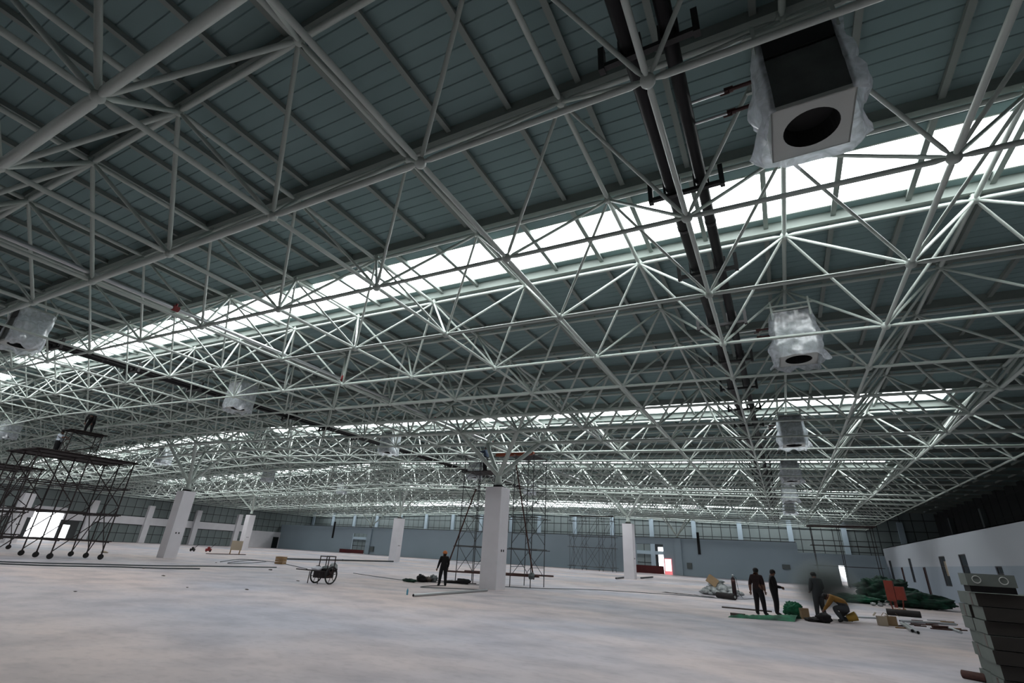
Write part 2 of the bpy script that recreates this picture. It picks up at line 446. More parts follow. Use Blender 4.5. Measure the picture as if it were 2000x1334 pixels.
# skylights: rows of translucent sheets, one sheet between two purlins
wn = 1
for jb in sky_bays:
    y0 = ny(jb + .5) + 3*PW; y1 = y0 + 6*PW
    for (xa, xb) in (SKYL, SKYR):
        wnd = struct_empty('window_%d' % wn, ['nearest', 'second', 'third', 'fourth', 'farthest'][sky_bays.index(jb)] + ' white daylit skylight strip on the ' + ('left' if xa < -45 else 'right') + ' roof slope'); wn += 1
        near = jb == 1 and xa > -45
        xs = [xa] + sorted(nx(.4*k) for k in range(-70, 10) if xa + .2 < nx(.4*k) < xb - .2) + [xb]
        if near or jb == 7:
            for a, c in zip(xs[:-1], xs[1:]):
                MB().add([(a+.01, y0, zx(a)+DR+.05), (c-.01, y0, zx(c)+DR+.05), (c-.01, y1, zx(c)+DR+.05), (a+.01, y1, zx(a)+DR+.05)], [(0, 1, 2, 3)]).build('pane', 'skylight', wnd)
        else:
            MB().add([(xa, y0, zx(xa)+DR+.05), (xb, y0, zx(xb)+DR+.05), (xb, y1, zx(xb)+DR+.05), (xa, y1, zx(xa)+DR+.05)], [(0, 1, 2, 3)]).build('pane', 'skylight', wnd)
        fr = MB()
        for yy in (y0, y1):
            fr.add([(xa, yy-.02, zx(xa)+DR-.01), (xb, yy-.02, zx(xb)+DR-.01), (xb, yy+.02, zx(xb)+DR-.01), (xa, yy+.02, zx(xa)+DR-.01),
                    (xa, yy-.02, zx(xa)+DR+.06), (xb, yy-.02, zx(xb)+DR+.06), (xb, yy+.02, zx(xb)+DR+.06), (xa, yy+.02, zx(xa)+DR+.06)],
                   [(0, 3, 2, 1), (4, 5, 6, 7), (0, 1, 5, 4), (1, 2, 6, 5), (2, 3, 7, 6), (3, 0, 4, 7)])
        fr.build('skylight_frame', 'frame', wnd)

# ------------------------------------------------------------------ space frame
COLS = [(i, j) for i in (-19.5, -11.5, -3.5, 4.5) for j in (-2.5, 6.5, 15.5, 24.5)]
def near_col(i, j):
    return min(math.hypot(i-a, j-c) for a, c in COLS)
def rad(i, j, big, small):
    d = near_col(i, j); t = min(1.0, max(0.0, (d - 1.0)/3.0)); return big + (small - big)*t
def bn(i, j): return Vector((nx(i), ny(j), nz(i)))
def tn(i, j): return Vector((nx(i+.5), ny(j+.5), nz(i+.5) + DZ))
frame = thing('space_frame', 'white tubular steel space frame carrying the whole roof', 'roof truss')
mem = {'bottom_chord': [], 'top_chord': [], 'web_member': []}
for i in range(I0, I1+1):
    for j in range(J0, J1+1):
        if i < I1: mem['bottom_chord'].append((bn(i, j), bn(i+1, j), rad(i+.5, j, .100, .044)))
        if j < J1: mem['bottom_chord'].append((bn(i, j), bn(i, j+1), rad(i, j+.5, .058, .044)))
        if i < I1 and j < J1:
            t = tn(i, j)
            for (a, c) in ((0, 0), (1, 0), (0, 1), (1, 1)):
                mem['web_member'].append((bn(i+a, j+c), t, rad(i+a, j+c, .060, .033)))
            if i < I1-1: mem['top_chord'].append((t, tn(i+1, j), rad(i+1, j+.5, .068, .050)))
            if j < J1-1: mem['top_chord'].append((t, tn(i, j+1), rad(i+.5, j+1, .066, .052)))
for kind, lst in mem.items():
    lst = sorted(lst, key=lambda t: -onscreen(*t))
    for (a, c, r) in lst[:300]:
        link(kind, strut_mesh('frame'), frame, bar_matrix(a, c, r))
    rb = MB()
    for (a, c, r) in lst[300:]: rb.tube(a, c, r, n=6, caps=False)
    tag(rb.build(kind + '_far', 'frame', frame, smooth=True), kind='stuff')
balls = [(onscreen(p, p + Vector((0, 0, .2)), .1), p) for p in [bn(i, j) for i in range(I0, I1+1) for j in range(J0, J1+1)] + [tn(i, j) for i in range(I0, I1) for j in range(J0, J1)]]
balls.sort(key=lambda t: -t[0])
ball_me = MB().ball((0, 0, 0), .10, n=12, m=8).mesh('node_ball', 'frame', True)
bb = MB()
for n_, (a, p) in enumerate(balls):
    if n_ < 280: link('node_ball', ball_me, frame, Matrix.Translation(p))
    elif a > 0: bb.ball(p, .09, n=6, m=4)
tag(bb.build('node_ball_far', 'frame', frame, True), kind='stuff')
# stub posts from the top nodes up to the roof beams
stubs = []
for i in range(I0, I1):
    for j in range(J0, J1):
        t = tn(i, j); stubs.append((t, t + Vector((0, 0, .17)), .05))
stubs.sort(key=lambda t: -onscreen(*t))
sb = MB()
for n_, (a, c, r) in enumerate(stubs):
    if n_ < 120: bar('support_stub', a, c, r, 'frame', frame, 8)
    else: sb.tube(a, c, r, n=5, caps=False)
tag(sb.build('support_stub_far', 'frame', frame), kind='stuff')

# ------------------------------------------------------------------ columns with branching heads
def make_column(i, j, label, sock=True):
    x, y = nx(i), ny(j)
    t = thing('tree_column', label, 'column', (x, y, 0), 0, 'white square columns with branching steel heads')
    w_, h_ = .48, 4.88
    MB().box((-w_, -w_, 0), (w_, w_, h_)).build('shaft', 'white_col', t)
    MB().box((-.36, -.36, h_), (.36, .36, h_+.035)).lathe([(.27, h_+.035), (.27, h_+.13)], n=20).build('bearing_plate', 'black', t)
    MB().lathe([(.24, h_+.13), (.20, h_+.30), (.15, h_+.62), (.13, h_+.80)], n=16).build('pedestal', 'frame', t, True)
    for (a, c) in ((-.5, -.5), (.5, -.5), (.5, .5), (-.5, .5)):
        e = bn(int(i+a), int(j+c)) - Vector((x, y, 0))
        s0 = Vector((0, 0, h_+.68)) + Vector((e.x, e.y, 0))*.03
        bar('branch', s0, e, .115, 'frame', t, 14)
    if sock:
        for dy in (-.12, .10):
            MB().box((w_, dy-.045, 1.72), (w_+.012, dy+.045, 1.83)).build('socket', 'black', t)
make_column(-3.5, 6.5, 'white square column nearest the middle, scaffold standing right behind it')
make_column(-11.5, 6.5, 'white square column just right of the dark wheeled scaffold')
make_column(-3.5, 15.5, 'white square column in front of the big red banner and lit sign')
make_column(-11.5, 15.5, 'white square column behind the handcart, left of the helmeted man')
make_column(-19.5, 15.5, 'small white column beside the cream board on legs')
make_column(-19.5, 6.5, 'white column seen through the dark scaffold beside the bright doorway')

# ------------------------------------------------------------------ walls
def wall_cells(b, us, zs, holes, emit):
    """emit(u0,u1,z0,z1) for every cell of the grid that is in no hole"""
    us = sorted(set(us + [h[0] for h in holes] + [h[1] for h in holes])); zs = sorted(set(zs + [h[2] for h in holes] + [h[3] for h in holes]))
    for a, c in zip(us[:-1], us[1:]):
        for d, e in zip(zs[:-1], zs[1:]):
            mu, mz = (a+c)/2, (d+e)/2
            if any(h[0] < mu < h[1] and h[2] < mz < h[3] for h in holes): continue
            emit(a, c, d, e)

# partition (white, far end)
part_holes = [(-75.4, -71.8, 0.0, 3.6), (-19.2, -15.35, 0.0, 3.9), (-15.25, -14.3, 0.0, 2.05)]
b = MB()
wall_cells(b, [XL, 1.5], [0, HP], part_holes, lambda a, c, d, e: b.box((a, YP, d), (c, YP+.2, e)))
tag(b.build('wall_partition', 'part'), 'pale blue grey plastered partition wall at far end', None, None, 'structure')
b = MB()
wall_cells(b, [1.5, XO], [0, 3.6], [(5.6, 6.25, 0.0, 2.3)], lambda a, c, d, e: b.box((a, YP, d), (c, YP+.2, e)))
tag(b.build('wall_partition_low', 'part'), 'lower plastered wall in the far right corner', None, None, 'structure')
# pilasters on partition line
for x in (nx(-3.5), nx(-11.5), nx(-19.5)):
    t = thing('wall_column', {0: 'white wall column with V struts right of the lit sign', 1: 'white wall column with V struts hidden behind the middle column', 2: 'white wall column with V struts right of the small far opening'}[[nx(-3.5), nx(-11.5), nx(-19.5)].index(x)], 'column', (x, YP-.1, 0))
    MB().box((-.45, -.25, 0), (.45, .1, HP+.02)).build('shaft', 'part', t)
    MB().box((-.3, -.2, HP+.02), (.3, .2, HP+.12)).build('bearing_plate', 'black', t)
    ii = (x-X0)/S
    for a in (-.5, .5):
        for c in (-.5, .5):
            e = bn(int(round(ii+a)), int(24.5+c)) - Vector((x, YP-.1, 0)); bar('branch', (0, 0, HP+.3), e, .085, 'frame', t, 10)
    MB().lathe([(.16, HP+.12), (.11, HP+.42)], n=10).build('pedestal', 'frame', t, True)

# outer back wall: dark sheets between girts, white piers
def clad_wall(name, label, along, fixed, u0, u1, zt, holes, pm_, du=1.31, dz=1.45, inward=-1, base_mat='girt'):
    root = struct_empty(name, label)
    b = MB()
    def put(a, c, d, e):
        if along == 'x': b.box((a, fixed, d), (c, fixed+.15, e))
        else: b.box((fixed-.075, a, d), (fixed+.075, c, e))
    wall_cells(b, [u0, u1], [0, zt], holes, put)
    b.build('backing', base_mat, root)
    me = None; n = 0; rest_ = MB(); cells = []
    nu = int(round((u1-u0)/du)); du = (u1-u0)/nu; nzz = int(round(zt/dz)); dz = zt/nzz
    for a in range(nu):
        for c in range(nzz):
            ua, za = u0 + a*du + .05, c*dz + .05; ub, zb = ua + du - .1, za + dz - .1
            if any(h[0] < (ua+ub)/2 < h[1] and h[2] < (za+zb)/2 < h[3] for h in holes): continue
            if any(not (ub < h[0] or ua > h[1] or zb < h[2] or za > h[3]) for h in holes): continue
            if along == 'x': lo, hi = (ua, fixed-.05, za), (ub, fixed, zb)
            else:
                f0 = fixed + (.075 if inward > 0 else -.125); lo, hi = (f0, ua, za), (f0+.05, ub, zb)
            cells.append((onscreen(lo, hi, .5), lo, hi))
    cells.sort(key=lambda t: -t[0])
    for k, (a_, lo, hi) in enumerate(cells):
        if a_ > 0 and n < 280: block('wall_sheet', lo, hi, pm_, root); n += 1
        else: rest_.box(lo, hi)
    if rest_.v: tag(rest_.build('wall_sheet_far', pm_, root), kind='stuff')
    return root
wb = clad_wall('wall_back', 'dark grey sheeted outer wall behind the partition', 'x', YB, XL, XR, 9.6, [(-73.5, -70.5, 0, 2.4), (-17.75, -16.95, 0, 3.7), (5.9, 7.2, 0, 2.5)], 'clad')
for k, x in enumerate((-96.0, -89.7, -83.2, -76.7, -70.2, -63.6, -57.1, -50.6, -44.1, -38.4, -31.6, -25.0, -18.5, -12.0, -5.5, 1.07, 7.6, 14)):
    MB().box((x-.32, YB-.35, 0), (x+.32, YB-.05, 8.0)).build('pier', 'part', wb)
for (z0, z1) in ((2.6, 3.1),):
    MB().box((XL, YB-.25, z0), (XR, YB-.05, z1)).build('rail', 'part', wb)
# left outer wall
wl = clad_wall('wall_left', 'grey sheeted left wall with white piers and rail', 'y', XL, YF, YB, 9.6, [(33.5, 37.1, 0, 4.0), (37.5, 38.5, 0, 2.1)], 'clad', du=1.4, dz=1.47, inward=1)
y = 40.5 - 8.4*5
while y < 70:
    MB().box((XL+.1, y-.45, 0), (XL+.75, y+.45, 5.95)).build('pier', 'white_col', wl); y += 8.4
b = MB()
wall_cells(b, [YF, 69.0], [2.88, 3.5], [(33.5, 37.1, 2.8, 4.0)], lambda a, c, d, e: b.box((XL+.1, a, d), (XL+.35, c, e)))
b.build('rail', 'white_col', wl)
MB().box((XL+.1, 33.3, 4.0), (XL+.3, 37.3, 4.5)).build('rail', 'white_col', wl)
MB().box((XL+.1, 69.2, 0), (XL+.4, YP, 3.15)).build('low_wall', 'white_col', wl)
# right outer wall over the offices (unlit, shade put into its black colour)
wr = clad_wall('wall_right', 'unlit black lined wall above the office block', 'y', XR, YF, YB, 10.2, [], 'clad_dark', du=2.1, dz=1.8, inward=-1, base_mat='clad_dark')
for yy in (65.0, 76.2, 53.5, 42.0, 30.5, 19):
    MB().box((XR-.55, yy-.25, 0), (XR-.15, yy+.25, 8.0)).build('pier', 'box_grey', wr)
tag(MB().box((XL, YF-.2, 0), (XR, YF, 9.8)).build('wall_front', 'clad_dark'), 'dark wall behind the camera', None, None, 'structure')  # unseen wall, added close and black to darken the near end
# office wall
wins = [(49.66, 51.47, 1.08, 3.13), (44.4, 46.0, 1.08, 3.16), (61.94, 63.08, 1.08, 3.15), (72.8, 74.35, 1.05, 3.1), (38.4, 39.5, 1.25, 2.41)]
doors = [(56.75, 57.55, 0, 2.38), (66.85, 67.65, 0, 2.38)]
b = MB()
wall_cells(b, [YF, YP], [0, HO], wins + doors, lambda a, c, d, e: b.box((XO, a, d), (XO+.2, c, e)))
tag(b.build('wall_office', 'office'), 'white painted office wall along the right side', None, None, 'structure')
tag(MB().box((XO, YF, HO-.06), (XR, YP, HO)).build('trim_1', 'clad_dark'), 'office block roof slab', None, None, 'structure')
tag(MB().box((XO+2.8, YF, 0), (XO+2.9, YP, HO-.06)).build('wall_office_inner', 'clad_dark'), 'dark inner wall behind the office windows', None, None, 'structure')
lab = ['barred window with pale curtain nearest the red brown office door', 'barred office window just left of the carton stack', 'narrow barred window between the two office doors', 'far barred office window near the corner', 'small black hatch above the carton stack']
for k, (a, c, d, e) in enumerate(wins):
    wo = struct_empty('window_%d' % wn, lab[k]); wn += 1
    f = MB()
    for (ya, yb, za, zb) in ((a, c, d, d+.06), (a, c, e-.06, e), (a, a+.06, d, e), (c-.06, c, d, e), (a, c, d+(e-d)*.64, d+(e-d)*.64+.06)): f.box((XO+.04, ya, za), (XO+.10, yb, zb))
    f.build('window_frame', 'win_frame', wo)
    MB().box((XO+.065, a+.05, d+.05), (XO+.075, c-.05, e-.05)).build('pane', 'glass', wo)
    nb = max(3, int((c-a)/.22))
    for q in range(1, nb):
        yy = a + (c-a)*q/nb; bar('security_bar', (XO-.01, yy, d+.04), (XO-.01, yy, e-.04), .010, 'win_frame', wo, 6)
    if k == 0: MB().box((XO+.03, a+.05, d+.7), (XO+.04, a+.75, e-.35)).build('curtain', 'cream', wo)
for k, (a, c, d, e) in enumerate(doors):
    do = struct_empty('door_%d' % (k+1), ['red brown office door left of the wide barred window', 'red brown office door behind the tall green net heap'][k])
    MB().box((XO+.03, a+.05, 0), (XO+.08, c-.05, e-.05)).build('door_leaf', 'door', do)
    f = MB(); f.box((XO-.03, a, 0), (XO+.12, a+.06, e)).box((XO-.03, c-.06, 0), (XO+.12, c, e)).box((XO-.03, a, e-.06), (XO+.12, c, e)); f.build('door_frame', 'door', do)
    MB().tube((XO-.02, a+.15, 1.0), (XO+.04, a+.15, 1.0), .02).build('door_handle', 'steel', do)
do = struct_empty('door_3', 'black door in low white wall at far left corner')
MB().box((XL+.4, 74.6, 0), (XL+.46, 75.8, 2.1)).build('door_leaf', 'door_black', do)
MB().box((XL+.4, 74.5, 0), (XL+.44, 74.6, 2.18)).box((XL+.4, 75.8, 0), (XL+.44, 75.9, 2.18)).box((XL+.4, 74.5, 2.1), (XL+.44, 75.9, 2.18)).build('door_frame', 'girt', do)

# things on the far partition
def tagged(b, name, m, label, cat, group=None, smooth=False):
    return tag(b.build(name, m, None, smooth), label, cat, group)
def banner(x0, x1, z1, label, y):
    t = thing('banner', label, 'banner', ((x0+x1)/2, y, 0)); h = (x1-x0)/2; b = MB(); n = 16
    v = []; f = []
    for k in range(n+1):
        x = -h + 2*h*k/n; yy = .05*math.sin(k*1.7)
        v += [(x, yy, .03), (x, yy*.3, z1)]
    for k in range(n): f.append((2*k, 2*k+2, 2*k+3, 2*k+1))
    b.add(v, f).build('cloth', 'banner', t, True)
    for k in range(4):
        x = -h + 2*h*k/3; bar('post', (x, .06, 0), (x, .06, z1+.05), .02, 'girt', t, 6)
    bar('rail', (-h, .06, z1), (h, .06, z1), .02, 'girt', t, 6)
banner(-19.35, -15.4, 1.03, 'long red cloth banner fence beside the lit sign', YP-.25)
banner(-78.1, -71.8, .66, 'low dark red banner fence below small far opening', YP-.25)
sg = thing('lit_sign', 'bright white lit board with red border beside red banner', 'sign', (-14.78, YP-.12, 0))  # glowing board added in place of the view out of the doorway
MB().box((-.50, -.02, .02), (.50, .02, 2.06)).build('border', 'signred', sg)
MB().box((-.42, -.035, .45), (.42, -.02, 1.98)).build('panel', 'signwhite', sg)
for (a, c, d, e) in ((.05, .30, 1.55, 1.60), (.05, .30, 1.40, 1.44), (.08, .26, 1.26, 1.30), (-.3, -.1, 1.62, 1.66), (-.3, -.16, 1.30, 1.33)):
    MB().box((a, -.04, d), (c, -.035, e)).build('mark', 'signred', sg)
MB().box((-.42, -.035, .06), (.42, -.02, .42)).build('lower_panel', 'signred', sg)
for (x, lbl, z0, z1, hw) in ((-11.93, 'grey electric box on partition right of the wall column', .94, 1.67, .33), (-69.9, 'dark electric box on partition left of the second column', .5, 1.42, .5), (-.1, 'faint grey electric box on partition behind the two workers', 1.55, 2.1, .45)):
    t = thing('electric_box', lbl, 'electric box', (x, YP-.005, 0)); MB().box((-hw, -.18, z0), (hw, 0, z1)).build('case', 'box_grey', t); MB().box((-hw+.06, -.2, z0+.06), (hw-.06, -.18, z1-.06)).build('lid', 'box_grey', t)
for (x, z0, lbl) in ((-10.47, 2.86, 'black vertical cable duct on partition right of electric box'), (-80.85, 2.6, 'black vertical cable duct on far left partition')):
    t = thing('cable_duct', lbl, 'cable duct', (x, YP-.01, 0)); MB().box((-.17, -.15, z0), (.17, 0, HP+.9)).build('cover', 'black', t); MB().box((-.2, -.17, z0-.05), (.2, 0, z0)).build('end_cap', 'black', t)
# catwalk rail on top of the partition
rl = thing('partition_rail', 'thin dark rail along the top of the far partition', 'railing', (0, YP+.1, HP))
bar('rail', (-90, 0, .07), (1.4, 0, .07), .05, 'girt', rl, 6)
for k in range(46): bar('post', (-90+2*k, 0, -.12), (-90+2*k, 0, .12), .03, 'girt', rl, 5)

# ------------------------------------------------------------------ hung air units in plastic film
def film_sheet(w_, d_, z0, z1, seed, drop, front=True):
    """crumpled film hanging round a box, open above and below"""
    n = 64; rows = 14; v = []; f = []
    per = [(-w_/2, -d_/2), (w_/2, -d_/2), (w_/2, d_/2), (-w_/2, d_/2)]
    for r in range(rows+1):
        t = r/rows
        for k in range(n):
            u = 4*k/n; e = int(u) % 4; fr = u - int(u)
            a, c = per[e], per[(e+1) % 4]
            x = a[0] + (c[0]-a[0])*fr; y = a[1] + (c[1]-a[1])*fr
            nrm = ((0, -1), (1, 0), (0, 1), (-1, 0))[e]
            ns = mnoise.noise(Vector((x*3.1 + seed, y*3.1, t*4))) ; n2 = mnoise.noise(Vector((x*9 + seed, y*9, t*11 + 5)))
            side = 0.17 if e in (1, 3) else 0.03
            puff = .03 + side*(.5 + ns)*(0.4 + 1.0*(1-t)) + .02*n2
            low = z0 - drop*(.55 + .9*mnoise.noise(Vector((k*.23 + seed*2, 0, 3))))*(1.0 if e != 0 else .2)
            z = low + (z1 - low)*t
            v.append((x + nrm[0]*puff, y + nrm[1]*puff, z))
    for r in range(rows):
        for k in range(n):
            if not front and 0 < 4*k/n < 1 - 1.5/n*4 and k > 0: continue
            f.append((r*n+k, r*n+(k+1) % n, (r+1)*n+(k+1) % n, (r+1)*n+k))
    return MB().add(v, f)
def make_unit(seed, label, group, front):
    t = thing('air_unit', label, 'air unit', (0, 0, 0), 0, group)
    w_, d_, z0, z1 = .94, .96, -.12, 1.28
    hw, hd = w_/2, d_/2; n = 32; R_ = .33
    # casing: four sides and top
    c = MB(); c.box((-hw, -hd, z0), (-hw+.02, hd, z1)).box((hw-.02, -hd, z0), (hw, hd, z1)).box((-hw, hd-.02, z0), (hw, hd, z1)).box((-hw, -hd, z1-.02), (hw, hd, z1))
    c.box((-hw, -hd, z0), (hw, -hd+.02, z0+.06)).box((-hw, -hd, z1-.06), (hw, -hd+.02, z1)).build('casing', 'unit', t)
    MB().box((-hw+.02, -hd+.035, z0+.09), (hw-.02, -hd+.05, z1-.42)).build('front_panel', 'unit' if front else 'unit_front', t)
    MB().box((-hw+.03, -hd+.01, z1-.40), (hw-.03, -hd+.02, z1-.10)).build('intake', 'unit_dark', t)
    # bottom plate with a round mouth
    b = MB(); v = []; f = []
    for k in range(n):
        a = 2*PI*k/n; ca, sa = math.cos(a), math.sin(a); q = 1/max(abs(ca), abs(sa))
        v += [(R_*ca, R_*sa, z0), ((hw)*ca*q, (hd)*sa*q, z0)]
    for k in range(n): f.append((2*k, 2*k+1, (2*k+3) % (2*n), (2*k+2) % (2*n)))
    b.add(v, f); b.build('outlet_plate', 'unit', t)
    v = []; f = []
    for k in range(n):
        a = 2*PI*k/n; v += [(R_*math.cos(a), R_*math.sin(a), z0), (R_*.96*math.cos(a), R_*.96*math.sin(a), z0+.28)]
    for k in range(n): f.append((2*k, 2*k+1, (2*k+3) % (2*n), (2*k+2) % (2*n)))
    f.append(tuple(2*k+1 for k in range(n)))
    MB().add(v, f).build('outlet_mouth', 'unit_dark', t, False)
    for sx in (-1, 1):
        for sy in (-1, 1): MB().box((sx*hw-.025, sy*hd-.025, z1-.3), (sx*hw+.025, sy*hd+.025, z1+.28)).build('hanger_leg', 'frame', t)
    for sy in (-1, 1): MB().box((-.62, sy*hd-.025, z1+.08), (.62, sy*hd+.025, z1+.13)).build('hanger_angle', 'frame', t)
    film_sheet(w_, d_, z0-.02, z1-.1, seed, .20, front).build('plastic_film', 'film', t, True)
    return t
proto = make_unit(3.3, 'large film-wrapped air unit hung in the upper right, round mouth downward', 'film-wrapped air units under the roof', False)
proto2 = make_unit(8.1, 'film-wrapped air unit second in the right-hand row', 'film-wrapped air units under the roof', True)
unit_pos = [(.5, .5, proto), (.5, 3.5, proto2)]
more_units = [(.5, 7.5, 'third air unit in the right-hand row, above the farther skylight'), (.5, 11.5, 'fourth air unit in the right-hand row'), (.5, 15.5, 'fifth air unit in the right-hand row'), (.5, 19.5, 'sixth and farthest air unit in the right-hand row'),
              (-6.5, .5, 'crumpled film-wrapped air unit at the left edge of the picture'), (-6.5, 3.5, 'film-wrapped air unit hung between black pipes left of centre'), (-6.5, 7.5, 'bright film-wrapped air unit above the helmeted man'), (-6.5, 11.5, 'film-wrapped air unit left of the central column head'), (-6.5, 15.5, 'far air unit seen behind the central scaffold'),
              (-14.5, 3.5, 'film-wrapped air unit above the worker in the white shirt'), (-14.5, 7.5, 'film-wrapped air unit beside the left column head'), (-14.5, 15.5, 'small far air unit above the handcart'), (-14.5, 11.5, 'dim far air unit right of the left column head')]
for k, (i, j, lb) in enumerate(more_units):
    o = copy_tree(proto if lb.startswith('crumpled') else proto2); o['label'] = lb; unit_pos.append((i, j, o))
for (i, j, o) in unit_pos: o.location = (nx(i), ny(j), nz(i))

# ------------------------------------------------------------------ black pipe pairs
def pipe_pair(i, label, j0, j1, unit_js, dz_):
    x, z = nx(i), nz(i) + dz_
    y0, y1 = ny(j0), ny(j1)
    t = thing('pipe_run', label, 'pipes', (x, 0, z))
    offs = ((-.19, .125), (.31, .10))
    for (dx, r) in offs:
        bar('pipe', (dx, y0, 0), (dx, y1, 0), r, 'black_pipe', t, 18)
        for q in range(8):
            yy = y0 + 2.2 + q*5.4
            if yy < y1: bar('joint_band', (dx, yy, 0), (dx, yy+.10, 0), r*1.07, 'bracket', t, 18)
    for j in range(int(math.ceil(j0)), int(j1)+1):
        yy = ny(j)
        br = MB(); br.box((-.60, yy-.04, -.22), (.66, yy+.04, -.15))
        for (dx, r) in offs: br.box((dx-r-.03, yy-.05, -.16), (dx-r, yy+.05, r)).box((dx+r, yy-.05, -.16), (dx+r+.03, yy+.05, r)).box((dx-r-.03, yy-.05, r), (dx+r+.03, yy+.05, r+.03))
        br.box((-.62, yy-.05, -.26), (-.54, yy+.05, .18)).box((.60, yy-.05, -.26), (.68, yy+.05, .18)); br.build('bracket', 'bracket', t)
    for j in unit_js:
        for k, (dy, zz) in enumerate(((-.18, .06), (.16, -.02))):
            yy = ny(j) + dy
            bar('branch_pipe', (.31, yy, zz), (1.22, yy, zz), .022, 'steel', t, 8)
            v = MB().tube((.86, yy, zz), (.98, yy, zz), .045).tube((.98, yy, zz), (1.22, yy, zz), .03).tube((.92, yy, zz), (.92, yy-.03, zz-.09), .012).tube((.92, yy-.03, zz-.09), (.80, yy-.04, zz-.10), .014); v.build('valve', 'valve', t)
    return t
pipe_pair(0, 'thick black insulated pipe pair running down the right of the roof', -3, 26, (.5, 3.5, 7.5), .75)
pipe_pair(-7, 'black insulated pipe pair running down the left of the roof', -1, 17, (.5, 3.5, 7.5), .75)
# slim bright sprinkler pipe beside the chord of row -4
sp = thing('sprinkler_pipe', 'slim bright steel pipe with red couplings along left truss chord', 'pipe', (nx(-4), 0, nz(-4)))
bar('pipe', (-.10, ny(-2), .24), (-.10, ny(13), .24), .06, 'steel', sp, 12)
for j in (.72, 3.0, 5.2, 7.3):
    b = MB(); b.tube((-.10, ny(j)-.09, .24), (-.10, ny(j)+.09, .24), .085, n=12).tube((-.10, ny(j), .24), (-.10, ny(j), .40), .035, n=8); b.build('coupling', 'red', sp)

# ------------------------------------------------------------------ scaffolds
def scaffold(name, label, xs, ys, zt, ledz, m, cat='scaffold', wheels=False, planks=None, braces=True, z0=0.0, r=.03, group=None, plank_mat='plank'):
    t = thing(name, label, cat, ((xs[0]+xs[-1])/2, (ys[0]+ys[-1])/2, z0), 0, group)
    cx, cyy = (xs[0]+xs[-1])/2, (ys[0]+ys[-1])/2
    zb = .32 if wheels else 0.0
    for x in xs:
        for y in ys:
            bar('standard', (x-cx, y-cyy, zb), (x-cx, y-cyy, zt-z0), r, m, t, 8)
            if wheels:
                wv = MB(); Rm = Matrix.Rotation(PI/2, 3, 'Y')
                wv.lathe([(.10, -.03), (.155, -.03), (.16, -.015), (.16, .015), (.155, .03), (.10, .03)], (x-cx, y-cyy, .16), 18, R=Rm)
                wl_ = wv.build('caster', 'rubber', t)
                MB().tube((x-cx-.05, y-cyy, .16), (x-cx+.05, y-cyy, .16), .03).cbox((x-cx-.05, y-cyy, .24), (.012, .06, .2)).cbox((x-cx+.05, y-cyy, .24), (.012, .06, .2)).tube((x-cx, y-cyy, .32), (x-cx, y-cyy, .36), .05).build('caster_fork', m, t)
    for z in ledz:
        for y in ys: bar('ledger', (xs[0]-cx-.35, y-cyy, z-z0), (xs[-1]-cx+.35, y-cyy, z-z0), r*.85, m, t, 8)
        for x in xs: bar('transom', (x-cx, ys[0]-cyy-.3, z-z0+.05), (x-cx, ys[-1]-cyy+.3, z-z0+.05), r*.85, m, t, 8)
    if braces:
        zz = [z0] + list(ledz)
        for y in (ys[0], ys[-1]):
            for k in range(len(xs)-1):
                za, zc = zb + .1, zt - z0 - .1
                if abs(xs[k+1]-xs[k]) < .9: continue
                zmid = (za+zc)/2
                for (p, q) in (((xs[k], za), (xs[k+1], zmid)), ((xs[k+1], za), (xs[k], zmid)), ((xs[k], zmid), (xs[k+1], zc))):
                    bar('brace', (p[0]-cx, y-cyy+.04, p[1]), (q[0]-cx, y-cyy+.04, q[1]), r*.75, m, t, 8)
        for x in (xs[0], xs[-1]):
            for k in range(len(ys)-1):
                za, zc = zb + .1, zt - z0 - .1; zmid = (za+zc)/2
                for (p, q) in (((ys[k], za), (ys[k+1], zmid)), ((ys[k+1], zmid), (ys[k], zc))):
                    bar('brace', (x-cx+.04, p[0]-cyy, p[1]), (x-cx+.04, q[0]-cyy, q[1]), r*.75, m, t, 8)
    if planks:
        (xa, xb, ya, yb, z) = planks; nb = max(2, int(abs(yb-ya)/.30))
        for k in range(nb):
            y0_ = ya + (yb-ya)*k/nb; y1_ = ya + (yb-ya)*(k+1)/nb
            block('plank', (xa-cx-random.random()*.15, y0_-cyy+.01, z-z0), (xb-cx+random.random()*.15, y1_-cyy-.01, z-z0+.05), plank_mat, t)
    return t
scaf = scaffold('scaffold_tower', 'large dark wheeled scaffold tower with wide plank deck at left', [-41.6, -39.6, -37.75], [12.1, 14.6, 17.15], 5.85, [1.0, 2.55, 4.15, 5.8], 'scaf', wheels=True, r=.04, planks=(-41.7, -37.6, 11.9, 17.3, 5.88))
sc2 = scaffold('scaffold_tower', 'second dark scaffold deck partly out of frame at far left', [-57, -54.4, -51.8], [13.2, 17.3], 5.85, [1.0, 2.6, 4.3, 5.8], 'scaf', wheels=True, r=.04, planks=(-57.1, -51.7, 13.0, 17.4, 5.88))
up_s = scaffold('small_scaffold', 'small dark scaffold frame standing on the wheeled tower deck', [-39.95, -39.05], [13.75, 15.35], 7.42, [6.1, 7.36], 'scaf', z0=5.935, r=.026, planks=(-40.0, -39.0, 13.5, 15.6, 7.44))
